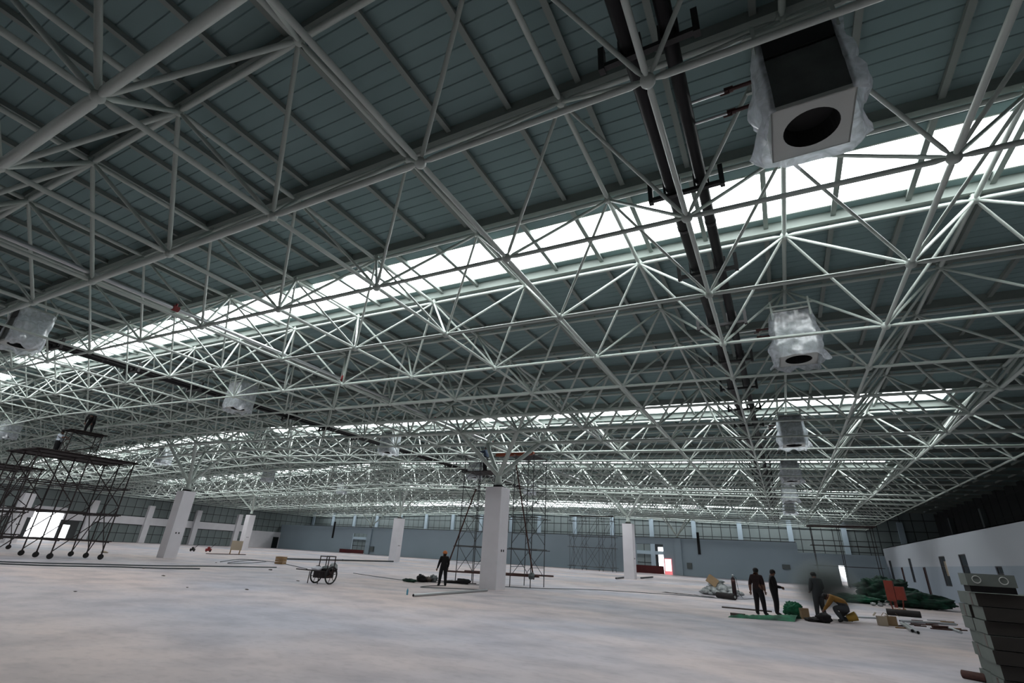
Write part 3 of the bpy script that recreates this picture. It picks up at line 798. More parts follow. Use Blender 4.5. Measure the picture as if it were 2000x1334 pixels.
# bars and red rods lying on the deck
for k in range(6):
    y_ = 12.1 + k*.16
    tag(link('steel_rod', cyl_mesh('orange', 8), None, bar_matrix((-41.5, y_, 5.96), (-38.9 - .2*k, y_ + .3, 5.96), .022)), ['nearest', 'second nearest', 'third', 'fourth', 'second farthest', 'farthest'][k] + ' thin orange steel rod lying on the wide scaffold deck', 'steel rod', 'orange rods on the scaffold deck')
cs = scaffold('scaffold_tower', 'slender dark scaffold tower standing behind the central white column', [-17.3, -16.1, -13.7, -12.45], [26.2, 28.0], 7.2, [1.9, 3.6, 5.3, 7.1], 'scaf_grey', r=.026, braces=False, planks=(-17.4, -15.3, 26.3, 27.9, 6.28))
cx_, cy2_ = (-17.3-12.45)/2, 27.1
for x in (-17.3, -16.1, -13.7, -12.45):
    for z in (1.0, 2.75, 4.45, 6.2): bar('rung', (x-cx_, -.9, z), (x-cx_, .9, z), .018, 'scaf_grey', cs, 6)
for (a, c) in ((-17.3, -16.1), (-13.7, -12.45)):
    for k in range(4):
        z = .5 + 1.7*k
        for y in (-.9, .9):
            bar('brace', (a-cx_, y, z), (c-cx_, y, z+1.5), .016, 'scaf_grey', cs, 6); bar('brace', (c-cx_, y, z), (a-cx_, y, z+1.5), .016, 'scaf_grey', cs, 6)
for y in (-.98, .98): bar('long_tube', (-17.9-cx_, y, .52), (-11.9-cx_, y, .60), .045, 'rust', cs, 8)
bar('raker', (-18.0-cx_, -1.0, .45), (-16.3-cx_, -1.0, 5.2), .04, 'rust', cs, 8); bar('raker', (-12.2-cx_, -1.0, .45), (-13.6-cx_, -1.0, 6.6), .04, 'rust', cs, 8)
block('top_beam', (-15.2-cx_, -.75, 7.18), (-12.6-cx_, -.55, 7.36), 'orange', cs); block('top_plank', (-14.2-cx_, -.5, 7.16), (-12.5-cx_, .8, 7.21), 'plank', cs)
scaffold('scaffold_tower', 'thin dark scaffold frame standing before the far partition', [-26.4, -24.6, -22.2, -20.4], [68.0, 69.6], 7.0, [.5, 2.9, 4.3, 6.3], 'scaf_grey', r=.03, planks=(-26.5, -20.3, 68.0, 69.6, 6.95))
scaffold('scaffold_tower', 'rust coloured scaffold high in the far right corner', [3.2, 6.0, 9.3], [71.5, 73.5], 6.55, [2.2, 4.4, 6.5], 'scaf', r=.035, planks=(2.9, 9.6, 71.3, 73.7, 6.55), plank_mat='rust', braces=False)

# ------------------------------------------------------------------ people
REST = {'pel': (0, 0, .94), 'sp': (0, 0, 1.12), 'ch': (0, 0, 1.31), 'nk': (0, 0, 1.46), 'hb': (0, .01, 1.53), 'hd': (0, .02, 1.62), 'ht': (0, .015, 1.695),
        'sL': (-.185, 0, 1.39), 'eL': (-.245, -.02, 1.12), 'wL': (-.255, .05, .88), 'sR': (.185, 0, 1.39), 'eR': (.245, -.02, 1.12), 'wR': (.255, .05, .88),
        'pL': (-.095, 0, .89), 'kL': (-.11, .03, .50), 'aL': (-.12, -.01, .09), 'tL': (-.135, .15, .045), 'pR': (.095, 0, .89), 'kR': (.11, .03, .50), 'aR': (.12, -.01, .09), 'tR': (.135, .15, .045)}
RAD = {'pel': .175, 'sp': .17, 'ch': .19, 'nk': .075, 'hb': .08, 'hd': .108, 'ht': .075, 'sL': .10, 'sR': .10, 'eL': .072, 'eR': .072, 'wL': .045, 'wR': .045,
       'pL': .14, 'pR': .14, 'kL': .10, 'kR': .10, 'aL': .072, 'aR': .072, 'tL': .055, 'tR': .055}
EDG = [('pel', 'sp', 0), ('sp', 'ch', 0), ('ch', 'nk', 0), ('nk', 'hb', 2), ('hb', 'hd', 2), ('hd', 'ht', 2), ('ch', 'sL', 0), ('sL', 'eL', 0), ('eL', 'wL', 3), ('ch', 'sR', 0), ('sR', 'eR', 0), ('eR', 'wR', 3),
       ('pel', 'pL', 1), ('pL', 'kL', 1), ('kL', 'aL', 1), ('aL', 'tL', 4), ('pel', 'pR', 1), ('pR', 'kR', 1), ('kR', 'aR', 1), ('aR', 'tR', 4)]
def person(label, loc, rz, pose, shirt, trous, hat=None, sleeves='skin', height=1.0, group=None):
    J = {k: Vector(pose.get(k, v)) for k, v in REST.items()}
    names = list(J); idx = {k: n for n, k in enumerate(names)}
    me = D.meshes.new('person_skeleton'); me.from_pydata([J[k] for k in names], [(idx[a], idx[c]) for a, c, _ in EDG], [])
    o = D.objects.new('person_skeleton', me); C.objects.link(o)
    sk = o.modifiers.new('skin', 'SKIN'); sk.use_smooth_shade = True
    ss = o.modifiers.new('sub', 'SUBSURF'); ss.levels = 2; ss.render_levels = 2
    sv = me.skin_vertices[0].data
    for k in names:
        r = RAD[k]; sv[idx[k]].radius = (r, r); sv[idx[k]].use_root = (k == 'pel')
    dg = bpy.context.evaluated_depsgraph_get(); ev = o.evaluated_get(dg); body = D.meshes.new_from_object(ev)
    D.objects.remove(o)
    b = MB(); b.v = [tuple(v.co) for v in body.vertices]; b.f = [tuple(p.vertices) for p in body.polygons]
    segs = [(J[a], J[c], m_) for a, c, m_ in EDG]
    def seg_mat(p):
        best, bm = 1e9, 0
        for a, c, m_ in segs:
            d = c - a; t = max(0, min(1, (p-a).dot(d)/max(d.length_squared, 1e-6))); q = (p - (a + d*t)).length
            if q < best: best, bm = q, m_
        return bm
    b.mi = [seg_mat(Vector(p.center)) for p in body.polygons]
    D.meshes.remove(body)
    # hands: palm, four fingers of different length, thumb from the side
    for s_ in ('L', 'R'):
        wv, ev_ = J['w'+s_], J['e'+s_]; d = (wv - ev_).normalized(); side = d.cross(Vector((0, 1, .1))).normalized(); nrm = d.cross(side)
        if s_ == 'R': side = -side
        b.path([wv - d*.02, wv + d*.04, wv + d*.085], [.028, .036, .034], 8, mi=2)
        for q, (off, ln) in enumerate(((-.027, .060), (-.009, .075), (.009, .072), (.026, .055))):
            p0 = wv + d*.075 + side*off; b.path([p0, p0 + d*ln*.5 + nrm*.006, p0 + d*ln*.85 + nrm*.025], [.0095, .009, .007], 6, mi=2)
        p0 = wv + d*.03 + side*(-.034); b.path([p0, p0 - side*.022 + d*.028, p0 - side*.022 + d*.055 + nrm*.008], [.011, .010, .008], 6, mi=2)
    # face: nose, ears
    hd, ht = J['hd'], J['ht']; up = (ht - J['hb']).normalized(); rt = Vector((1, 0, 0)); fw = up.cross(rt).normalized()
    if pose.get('face'): fw = Vector(pose['face']).normalized(); fw = (fw - up*fw.dot(up)).normalized(); rt = fw.cross(up)
    b.tube(hd + fw*.078 - up*.005, hd + fw*.112 - up*.022, .010, .014, 6, mi=2)
    for q in (-1, 1): b.ball(hd + rt*q*.092, .022, mi=2, n=8, m=5, sc=(.5, .9, 1.2))
    b.cbox(hd + fw*.088 - up*.052, (.045, .012, .010), mi=2)
    root = thing('person', label, 'person', loc, rz, group); root.scale = (height,)*3
    sl = sleeves
    bo = b.build('body', [shirt, trous, 'skin', sl, 'shoe'], root, True)
    for q in (-1, 1): MB().ball(hd + fw*.086 + rt*q*.032 + up*.012, .010, n=6, m=4).build('eye', 'eye', root)
    R_ = Matrix((rt, fw, up)).transposed()
    cap = MB()
    prof = [(.106, -.01), (.108, .03), (.095, .07), (.062, .10), (.02, .115)]
    if hat == 'helmet':
        prof = [(.125, .005), (.122, .04), (.108, .085), (.07, .125), (.02, .14)]
        cap.lathe(prof, hd + up*.005, 16, R=R_); cap.lathe([(.125, .0), (.145, .004), (.145, .012), (.120, .018)], hd + up*.005 + fw*.015, 16, R=R_)
        cap.build('helmet', 'helmet', root, True)
        hb_ = MB(); hb_.lathe([(.085, -.07), (.100, -.03), (.100, .01)], hd - fw*.012, 14, R=R_); hb_.build('hair', 'hair', root, True)
    else:
        cap.lathe(prof, hd - fw*.014, 16, R=R_); cap.lathe([(.075, -.075), (.094, -.04), (.098, -.005)], hd - fw*.024, 14, R=R_); cap.build('hair', 'hair', root, True)
    return root
def away(p): return math.atan2(-p[0], p[1])

p = G(863, 1145)
person('man in orange helmet and dark clothes looking up, beside floor debris', p, away(p) + .15, {'hd': (0, .0, 1.62), 'ht': (0, -.03, 1.69), 'wL': (-.33, .06, .86), 'eL': (-.27, -.03, 1.11), 'wR': (.24, .10, .90), 'aL': (-.17, 0, .09), 'tL': (-.20, .14, .045), 'kL': (-.14, .02, .5), 'aR': (.17, 0, .09), 'tR': (.20, .14, .045), 'kR': (.14, .02, .5)}, 'cloth_dark', 'jean', 'helmet', 'cloth_dark', .93)
p = G(1487, 1202)
person('worker in dark T-shirt with arm hanging, left of the two standing men', p, away(p) - .35, {'wL': (-.30, .02, .84), 'eL': (-.27, -.05, 1.10), 'aL': (-.14, .02, .09), 'tL': (-.16, .17, .045), 'aR': (.19, -.06, .09), 'kR': (.15, .0, .5), 'tR': (.24, .09, .045), 'hd': (.01, .03, 1.62)}, 'cloth_red', 'jean', None, 'skin', .96)
p = G(1519, 1203)
person('worker in black shirt holding something at his belly, right of two standing men', p, away(p) - 1.45, {'wR': (.06, .30, 1.06), 'eR': (.24, .03, 1.10), 'wL': (-.06, .30, 1.04), 'eL': (-.24, .02, 1.10), 'hd': (0, .06, 1.61), 'hb': (0, .03, 1.53), 'ht': (0, .07, 1.685), 'face': (0, 1, -.3)}, 'cloth_dark', 'jean', None, 'cloth_dark', .95)
p = G(1606, 1209)
person('worker standing in grey smoke with bowed head', p, away(p) + .5, {'hd': (0, .08, 1.60), 'hb': (0, .04, 1.52), 'ht': (0, .09, 1.68), 'wR': (.14, .28, 1.0), 'eR': (.25, .0, 1.11), 'wL': (-.16, .26, .98), 'eL': (-.25, 0, 1.11), 'aL': (-.16, 0, .09), 'tL': (-.18, .15, .045), 'aR': (.16, .02, .09), 'tR': (.18, .16, .045)}, 'cloth_grey', 'cloth_grey', None, 'cloth_grey', .95)
p = G(1640, 1215)
person('crouching worker in ochre jacket bent to the floor beside bucket', p, math.atan2(1, .1), {'pel': (0, -.30, .50), 'sp': (0, -.20, .66), 'ch': (0, .02, .80), 'nk': (0, .17, .83), 'hb': (0, .23, .82), 'hd': (0, .31, .80), 'ht': (0, .37, .82), 'face': (0, .5, -1),
        'sL': (-.18, .08, .80), 'eL': (-.23, .25, .56), 'wL': (-.14, .42, .36), 'sR': (.18, .08, .80), 'eR': (.23, .25, .56), 'wR': (.12, .44, .34),
        'pL': (-.10, -.28, .46), 'kL': (-.20, .10, .46), 'aL': (-.17, -.12, .09), 'tL': (-.19, .04, .045), 'pR': (.10, -.28, .46), 'kR': (.20, -.02, .12), 'aR': (.17, -.40, .09), 'tR': (.18, -.36, .04)}, 'cloth_ochre', 'cloth_grey', None, 'cloth_ochre', 1.0)
person('man in white T-shirt reaching out on the wide scaffold deck', (-41.15, 13.95, 5.935), -.9, {'wR': (.16, .52, 1.28), 'eR': (.24, .24, 1.22), 'wL': (-.12, .50, 1.22), 'eL': (-.24, .22, 1.20)}, 'cloth_white', 'jean', None, 'skin', .95)
person('dark silhouetted man bending over on top of small scaffold frame', (-39.4, 14.55, 7.495), -2.2, {'pel': (0, -.22, .86), 'sp': (0, -.10, 1.02), 'ch': (0, .12, 1.10), 'nk': (0, .28, 1.04), 'hb': (0, .34, .99), 'hd': (0, .41, .92), 'ht': (0, .45, .85), 'face': (0, .2, -1), 'sL': (-.18, .18, 1.10), 'eL': (-.22, .26, .82), 'wL': (-.18, .34, .58), 'sR': (.18, .18, 1.10), 'eR': (.22, .26, .82), 'wR': (.18, .34, .58),
        'pL': (-.10, -.22, .82), 'pR': (.10, -.22, .82), 'kL': (-.16, -.02, .46), 'kR': (.16, -.08, .46), 'aL': (-.18, -.12, .09), 'aR': (.18, -.16, .09), 'tL': (-.2, .04, .045), 'tR': (.2, 0, .045)}, 'cloth_dark', 'jean', None, 'cloth_dark', .95)
person('man in blue shirt reaching left from the central scaffold', (-16.3, 27.0, 6.335), 1.5, {'wR': (.10, .55, 1.42), 'eR': (.22, .28, 1.36), 'wL': (-.10, .55, 1.38), 'eL': (-.22, .28, 1.34)}, 'cloth_blue', 'jean', None, 'cloth_blue', .95)
person('dark clothed man on second scaffold deck at the left edge', (-52.3, 14.2, 5.935), -.6, {}, 'cloth_dark', 'rust', None, 'cloth_dark', .95)

# ------------------------------------------------------------------ lumps, heaps
def lump(c, size, seed, amp=.35, fr=2.2, n=22, m=13, fold=0.0):
    b = MB().ball((0, 0, 0), 1.0, n=n, m=m); v = []
    for p_ in b.v:
        q = Vector(p_); k = 1 + amp*mnoise.noise(q*fr + Vector((seed, seed*1.7, 0))) + amp*.5*mnoise.noise(q*fr*2.6 + Vector((seed*2, 0, seed)))
        if fold: k += fold*(abs(mnoise.noise(Vector((q.x*7 + seed, q.y*7, q.z*1.6)))) - .25) + fold*.5*mnoise.noise(q*13)
        q = q*k; v.append((c[0] + q.x*size[0], c[1] + q.y*size[1], max(c[2]+.0, c[2] + size[2]*.5 + q.z*size[2]*.55)))
    b.v = v; return b
def put(b, name, m, label, cat, group=None): return tagged(b, name, m, label, cat, group, True)

# rubble heap, cardboard, gas cylinder
p = G(1408, 1163)
rub = MB(); rng = random.Random(3)
for k in range(95):
    a = rng.random()*2*PI; rr = rng.random()**.6*1.05; h = max(0.0, .95*(1-rr/1.1)); s_ = .10 + rng.random()*.12
    l = lump((p.x + rr*math.cos(a)*1.0, p.y + rr*math.sin(a)*.7, h*rng.random()*.85), (s_*1.4, s_*1.2, s_*1.1), k*1.3, .5, 1.8, 9, 6); rub.add(l.v, l.f)
l = lump((p.x, p.y, 0), (.9, .6, .55), 5, .3); rub.add(l.v, l.f)
tag(put(rub, 'rubble_heap', 'rubble', 'pale heap of white rubble sacks and scraps on the floor', 'rubble'), kind='stuff')
tagged(MB().cbox((p.x-.35, p.y-.45, .78), (.62, .06, .46), away(p), rx=-.35, ry=.6).cbox((p.x-.30, p.y-.38, .80), (.55, .05, .40), away(p)+.2, rx=-.3, ry=.62), 'cardboard_sheet', 'card', 'brown cardboard leaning on the white rubble heap', 'cardboard')
p = G(1436, 1168)
gc = thing('gas_cylinder', 'dark red upright gas cylinder beside the rubble heap', 'gas cylinder', p)
MB().lathe([(.105, 0), (.115, .03), (.115, .92), (.10, 1.0), (.06, 1.06), (.035, 1.08)], n=18).build('bottle', 'cloth_red', gc, True)
MB().lathe([(.03, 1.08), (.03, 1.14), (.05, 1.15), (.05, 1.20), (.02, 1.22)], n=10).build('valve', 'steel', gc, True)
MB().path([(.03, 0, 1.15), (.16, .02, 1.05), (.20, .03, .6), (.26, .05, .2), (.40, .1, .02)], .012).build('hose', 'net_dark', gc, True)
MB().lathe([(.118, .78), (.118, .94)], n=18).build('band', 'valve', gc, True)
# dark felt roll and strip
p0, p1 = G(1402, 1168), G(1423, 1171)
fr_ = thing('felt_roll', 'dark felt roll lying in front of the rubble heap', 'roll', p0); d = p1 - p0
bar('roll', (0, 0, .16), (d.x*1.6, d.y*1.6, .16), .15, 'tarp', fr_, 16); bar('core', (d.x*1.59, d.y*1.59, .16), (d.x*1.62, d.y*1.62, .16), .06, 'rubble', fr_, 10)
a0, a1 = G(1294, 1157), G(1396, 1167)
b = MB(); v = []; f = []
for k in range(25):
    t = k/24; q = a0.lerp(a1, t); wv_ = .22 + .10*mnoise.noise(Vector((k*.5, 2, 0)))
    for s_ in (-1, 1): v.append((q.x, q.y + s_*wv_, .025 + .03*abs(mnoise.noise(Vector((k*.7, s_, 4))))))
for k in range(24): f.append((2*k, 2*k+2, 2*k+3, 2*k+1))
put(b.add(v, f), 'tarp_strip', 'tarp', 'long dark strip of felt lying left of the felt roll', 'felt strip')
a0, a1 = G(1410, 1187), G(1508, 1196)
tag(link('steel_bar', cyl_mesh('tape', 8), None, bar_matrix(a0 + Vector((0, 0, .03)), a1 + Vector((0, 0, .03)), .028)), 'thin dark steel bar on the floor behind the two men', 'steel bar')
a0, a1 = G(1675, 1207), G(1718, 1209)
tag(link('steel_bar', cyl_mesh('steel', 8), None, bar_matrix(a0 + Vector((0, 0, .03)), a1 + Vector((0, 0, .03)), .025)), 'thin bright steel bar between yellow bucket and cartons', 'steel bar')

floor_bars = [((1203, 1131.5), (1219, 1129.5), 'dark bar on the floor left of the column before the red banner'), ((1252, 1130.5), (1275, 1128.5), 'dark bar on the floor right of the column before the red banner')]
for (q0, q1, lb) in floor_bars:
    tag(link('floor_bar', cyl_mesh('scaf_grey', 8), None, bar_matrix(G(*q0) + Vector((0, 0, .08)), G(*q1) + Vector((0, 0, .08)), .075)), lb, 'bar')
# green net spread under the men, rolled net, boxes of the working group
a0, a1 = G(1428, 1207), G(1560, 1213)
b = MB(); v = []; f = []; nu, nv = 40, 8
for k in range(nu+1):
    t = k/nu; q = a0.lerp(a1, t); hw_ = .16 + .62*t
    for m_ in range(nv+1):
        u = -1 + 2*m_/nv; env = (1-u*u)
        v.append((q.x + u*.12, q.y + .25 + u*hw_, .004 + env*(.05 + .10*t + .07*abs(mnoise.noise(Vector((k*.35, m_*.6, 1)))))))
for k in range(nu):
    for m_ in range(nv): f.append((k*(nv+1)+m_, (k+1)*(nv+1)+m_, (k+1)*(nv+1)+m_+1, k*(nv+1)+m_+1))
put(b.add(v, f), 'safety_net', 'net', 'flat green safety net spread in front of the two men', 'net')
a0 = G(1427, 1203); a1 = G(1456, 1206)
tag(block('timber', (a0.x, a0.y-.05, 0), (a1.x, a0.y+.09, .11), 'tape'), 'dark timber at the left end of the green net', 'timber')
p = G(1552, 1203); put(lump((p.x, p.y, 0), (.36, .32, .46), 2.2, .25, 2.2, 56, 30, .32), 'net_bundle', 'net', 'round bundle of green net right of the two men', 'net')
p = G(1573, 1209)
def carton(name, label, loc, size, rz, m='card', group=None, flaps=False):
    t = thing(name, label, 'carton', loc, rz, group); x, y, z = size
    MB().box((-x/2, -y/2, 0), (x/2, y/2, z)).build('body', m, t)
    MB().box((-x/2-.001, -.03, z-.08), (x/2+.001, .03, z+.002)).build('tape', 'tape', t)
    if flaps:
        for s_ in (-1, 1): MB().cbox((s_*(x/2+.05), 0, z+.05), (.14, y*.96, .006), ry=s_*.9).build('flap', m, t)
    return t
carton('carton', 'brown carton beside the round green net bundle', p, (.26, .2, .36), .4)
p = G(1594, 1214); put(lump((p.x, p.y-.1, 0), (.36, .22, .13), 7.7, .5), 'rag_pile', 'tarp', 'dark rags on the floor before the smoke', 'rags')
p = G(1612, 1216); put(lump((p.x, p.y-.1, 0), (.22, .2, .3), 1.9, .4), 'tool_bag', 'cloth_dark', 'dark tool bag beside the crouching worker', 'bag')
p = G(1664, 1217)
bk = thing('bucket', 'yellow bucket tipped over beside the crouching worker', 'bucket', (p.x, p.y, 0), .2)
Rb = Matrix.Rotation(1.25, 3, 'Y')
MB().lathe([(.11, 0), (.15, .30), (.158, .31), (.142, .31), (.10, .02)], (-.12, 0, .14), 18, R=Rb).build('shell', 'bucket', bk, True)
MB().path([Vector((-.12, 0, .14)) + Rb @ Vector((.15*math.cos(a), .15*math.sin(a), .30 + .10*math.sin(a))) for a in [PI*k/8 for k in range(9)]], .006).build('handle', 'steel', bk, True)
p = G(1725, 1222); carton('carton', 'pale open carton left of the pair beside steel tubes', p, (.28, .24, .30), .1, 'cream', None, True)
p = G(1743, 1222); carton('carton', 'dark brown open carton right of the pale one', p, (.34, .28, .30), -.1, 'card', None, True)
# steel tubes and scrap at right
def floor_bar(px0, px1, r, m, name, label, cat, n=10, bore=False):
    q0, q1 = G(*px0), G(*px1); t = thing(name, label, cat, q0); d = q1 - q0
    bar('tube', (0, 0, r), (d.x, d.y, r), r, m, t, n)
    if bore:
        e = d.normalized()*.006; bar('bore', (d.x, d.y, r), (d.x+e.x, d.y+e.y, r), r*.8, 'pipe_end', t, n); bar('bore', (-e.x, -e.y, r), (0, 0, r), r*.8, 'pipe_end', t, n)
    return t
floor_bar((1761, 1220), (1783, 1236), .055, 'steel', 'steel_tube', 'bright steel tube pointing at the camera, left of the pair', 'steel tube', 12, True)
floor_bar((1770, 1221), (1794, 1239), .05, 'steel', 'steel_tube', 'bright steel tube pointing at the camera, right of the pair', 'steel tube', 12, True)
floor_bar((1758, 1215), (1868, 1222), .04, 'steel', 'steel_tube', 'long bright steel tube lying across behind the cartons', 'steel tube', 10, True)
floor_bar((1733, 1201), (1800, 1207), .13, 'tarp', 'felt_tube', 'thick black felt tube on the floor at right', 'felt tube', 14)
floor_bar((1822, 1227), (1854, 1229), .05, 'rust', 'rusty_tube', 'short rusty tube left of the carton stack', 'rusty tube')
floor_bar((1854, 1229), (1878, 1238), .045, 'steel', 'steel_tube', 'short steel tube beside the carton stack foot', 'steel tube')
floor_bar((1882, 1325), (1930, 1334), .07, 'rust', 'rusty_tube', 'thick rusty tube at the foot of the carton stack', 'rusty tube', 12, True)
rng = random.Random(11)
ordn = ['first', 'second', 'third', 'fourth', 'fifth', 'sixth', 'seventh', 'eighth', 'ninth', 'tenth', 'eleventh', 'twelfth', 'thirteenth', 'fourteenth', 'fifteenth', 'sixteenth']
for k in range(16):
    px, py = 1760 + k*7.2 + rng.random()*5, 1212 + rng.random()*20
    q = G(px, py); a = rng.random()*PI; ln = .2 + rng.random()*.7
    mm = rng.choice(['rust', 'wood', 'rust', 'steel', 'tape'])
    tag(link('scrap_strip', box_mesh(mm), None, Matrix.Translation((q.x, q.y, .02)) @ Matrix.Rotation(a*.3, 4, 'Z') @ Matrix.Diagonal((ln, .05 + rng.random()*.05, .035, 1))), {'rust': 'rusty', 'wood': 'wooden', 'steel': 'bright steel', 'tape': 'brown'}[mm] + ' scrap strip among the steel tubes, ' + ordn[k] + ' from the left', 'scrap', 'scrap strips by the carton stack')
# green net heaps and hopper
p = G(1735, 1178); put(lump((p.x, p.y+.9, 0), (1.5, 1.0, 1.35), 4.1, .35, 2.2, 56, 30, .32), 'net_heap', 'net_dark', 'tall dark green net heap behind the red hopper', 'net')
p = G(1800, 1190); put(lump((p.x, p.y+.7, 0), (1.5, .8, .75), 9.4, .35, 2.2, 56, 30, .32), 'net_heap', 'net_dark', 'low wide dark green net heap right of the hopper', 'net')
p = G(1672, 1178); put(lump((p.x, p.y+.5, 0), (1.2, .7, .42), 6.3, .4, 2.2, 56, 30, .32), 'net_heap', 'net', 'flat green net heap seen behind the smoke', 'net')
rng = random.Random(21)
for k in range(7):
    q = G(1700 + k*6.5, 1178 + rng.random()*8); s_ = .08 + rng.random()*.12
    put(lump((q.x, q.y, 0), (s_, s_, s_*1.2), k*3.1, .4, 1.8, 10, 7), 'rubble_lump', 'rubble', ordn[k] + ' pale lump from the left at the foot of the tall green net heap', 'rubble', 'pale lumps below the green net')
p = G(1752, 1192)
hp = thing('hopper', 'orange red steel hopper stand in front of the green heaps', 'hopper', p, -.25)
MB().box((-.28, -.22, .42), (.10, .22, 1.38)).build('tank', 'hopper', hp); MB().box((.12, -.2, .50), (.52, .2, 1.12)).build('side_box', 'hopper', hp)
MB().box((-.06, -.07, .12), (.08, .07, .42)).build('chute', 'hopper', hp)
for (x, y) in ((-.26, -.2), (.46, -.2), (-.26, .2), (.46, .2)): bar('leg', (x*.6, y*.6, .0), (x*.8, y, .5), .018, 'hopper', hp, 6)
bar('tie', (-.16, -.12, .06), (.28, -.12, .06), .014, 'hopper', hp, 6)
for k in range(3):
    q = G(1748 + 9*k, 1193); put(lump((q.x, q.y-.2, 0), (.07, .06, .12), k+.4, .3, 1.5, 8, 6), 'paint_pot', 'card', ['left', 'middle', 'right'][k] + ' small brown pot below the red hopper', 'pot', 'pots below the hopper')

# ------------------------------------------------------------------ stack of cartons, lower right
rows = ['bottom', 'second', 'third', 'fourth', 'fifth', 'sixth', 'top']
ch_ = .214
carton_body = None
cart_me = MB(); cart_me.box((0, 0, 0), (1.45, .63, ch_-.012)); 
# lit ends pale, long sides coloured dark for shade
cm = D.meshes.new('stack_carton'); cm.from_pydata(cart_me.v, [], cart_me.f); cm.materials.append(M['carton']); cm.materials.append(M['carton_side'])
cm.polygons.foreach_set('material_index', [0, 0, 1, 0, 1, 0]); cm.update()
tape_me = MB().box((-.003, .27, 0), (0, .36, ch_-.013)).mesh('tape', 'tape')
rng = random.Random(5)
for r_ in range(7):
    for c_ in range(2):
        for d_ in range(2):
            dx, dy = (rng.random()-.5)*.05, (rng.random()-.5)*.03
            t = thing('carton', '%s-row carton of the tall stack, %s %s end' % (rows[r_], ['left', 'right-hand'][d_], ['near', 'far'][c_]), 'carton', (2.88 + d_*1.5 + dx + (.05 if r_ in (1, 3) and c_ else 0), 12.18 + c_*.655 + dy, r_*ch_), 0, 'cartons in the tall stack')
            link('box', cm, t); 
            if d_ == 0 and (r_+c_) % 3 == 0: link('tape', tape_me, t)
hb = thing('metal_case', 'grey metal case with two round knock-outs on the carton stack', 'case', (2.78, 12.05, 7*ch_-.01))
MB().box((0, .08, .115), (.66, .50, .31)).build('body', 'carton', hb)
MB().box((.03, .12, .012), (.64, .48, .115)).build('base', 'black', hb)  # black block standing in for the shaded gap under the case
for x in (.14, .50):
    v = []; f = []; n = 20
    for k in range(n):
        a = 2*PI*k/n
        for (r_, yy) in ((.050, .078), (.058, .072), (.064, .079)): v.append((x + r_*math.cos(a), yy, .215 + r_*math.sin(a)))
    for k in range(n):
        k2 = (k+1) % n
        for q in range(2): f.append((3*k+q, 3*k2+q, 3*k2+q+1, 3*k+q+1))
    MB().add(v, f).build('knock_out', 'unit', hb, True)

# ------------------------------------------------------------------ handcart with load
q = G(629, 1140)
ct = thing('handcart', 'two-wheeled handcart with spoked wheels and steel rack', 'handcart', (q.x, q.y, 0), .1)
Rw = Matrix.Rotation(PI/2, 3, 'Y')
for sx in (-.42, .42):
    wh = MB(); wh.path([(sx, .36*math.cos(a), .36 + .34*math.sin(a)) for a in [2*PI*k/28 for k in range(28)]], .032, 8, closed=True)
    wo = wh.build('wheel', 'rubber', ct, True)
    MB().tube((sx-.07, 0, .36), (sx+.07, 0, .36), .05, n=12).build('hub', 'scaf', wo)
    for k in range(6):
        a = PI*k/3 + .2; bar('spoke', (sx, .04*math.cos(a), .36 + .04*math.sin(a)), (sx, .34*math.cos(a), .36 + .33*math.sin(a)), .014, 'rust', wo, 6)
bar('axle', (-.45, 0, .36), (.45, 0, .36), .025, 'scaf', ct, 8)
tr = MB(); tr.box((-.30, -.50, .50), (.30, .50, .54)).box((-.30, -.34, .26), (-.27, .30, .54)).box((.27, -.34, .26), (.30, .30, .54)).box((-.30, .27, .26), (.30, .30, .54)).box((-.30, -.34, .26), (.30, -.31, .54)).box((-.30, .47, .50), (.30, .50, .62)).box((-.30, -.34, .24), (.30, .30, .27)); tr.build('tray', 'scaf', ct)
for sx in (-.30, .30): bar('handle', (sx, -.5, .53), (sx*.9, -1.45, .60), .022, 'plank', ct, 8)
bar('handle_bar', (-.27, -1.15, .575), (.27, -1.15, .575), .018, 'plank', ct, 8)
for sx in (-.28, .28): bar('prop_leg', (sx, -.60, .5), (sx, -.62, .02), .018, 'scaf', ct, 8)
for yy in (-.12, .30):
    fr = MB()
    for sx in (-.25, .25): fr.tube((sx, yy, .54), (sx, yy, 1.12), .022)
    fr.tube((-.27, yy, 1.12), (.27, yy, 1.12), .022); fr.build('rack', 'scaf', ct)
put(lump((q.x-.05, q.y-.42, .54), (.26, .22, .16), 3.7, .3), 'sack', 'sack', 'white folded sack on the front of the handcart', 'sack')
put(lump((q.x, q.y+.10, .54), (.24, .26, .18), 6.1, .4), 'sack', 'box_grey', 'grey crumpled sack in the middle of the handcart', 'sack')
put(lump((q.x+.05, q.y+.45, .54), (.18, .16, .30), 8.8, .3), 'sack', 'rubble', 'upright pale sack at the back of the handcart', 'sack')

# ------------------------------------------------------------------ floor clutter, left and middle
floor_bar((807, 1166), (951, 1155), .055, 'steel', 'steel_pipe', 'long grey steel pipe lying in front of the central column', 'steel pipe', 14, True)
a0, a1 = G(545, 1093), G(768, 1098)
lp = thing('long_pipe', 'very long dark pipe lying on floor behind the handcart', 'pipe', a0); d = a1 - a0
bar('tube', (0, 0, .08), (d.x, d.y, .08), .075, 'scaf_grey', lp, 10); bar('collar', (d.x*.5, d.y*.5, .08), (d.x*.51, d.y*.51, .08), .095, 'scaf_grey', lp, 10)
p = G(547, 1102); wbx = thing('wooden_crate', 'small wooden crate near the left end of the long pipe', 'crate', p, .3)
for k in range(3):
    z = .02 + k*.165
    for (lo, hi) in (((-.32, -.25, z), (.32, -.22, z+.14)), ((-.32, .22, z), (.32, .25, z+.14)), ((-.32, -.22, z), (-.29, .22, z+.14)), ((.29, -.22, z), (.32, .22, z+.14))): block('slat', lo, hi, 'wood', wbx)
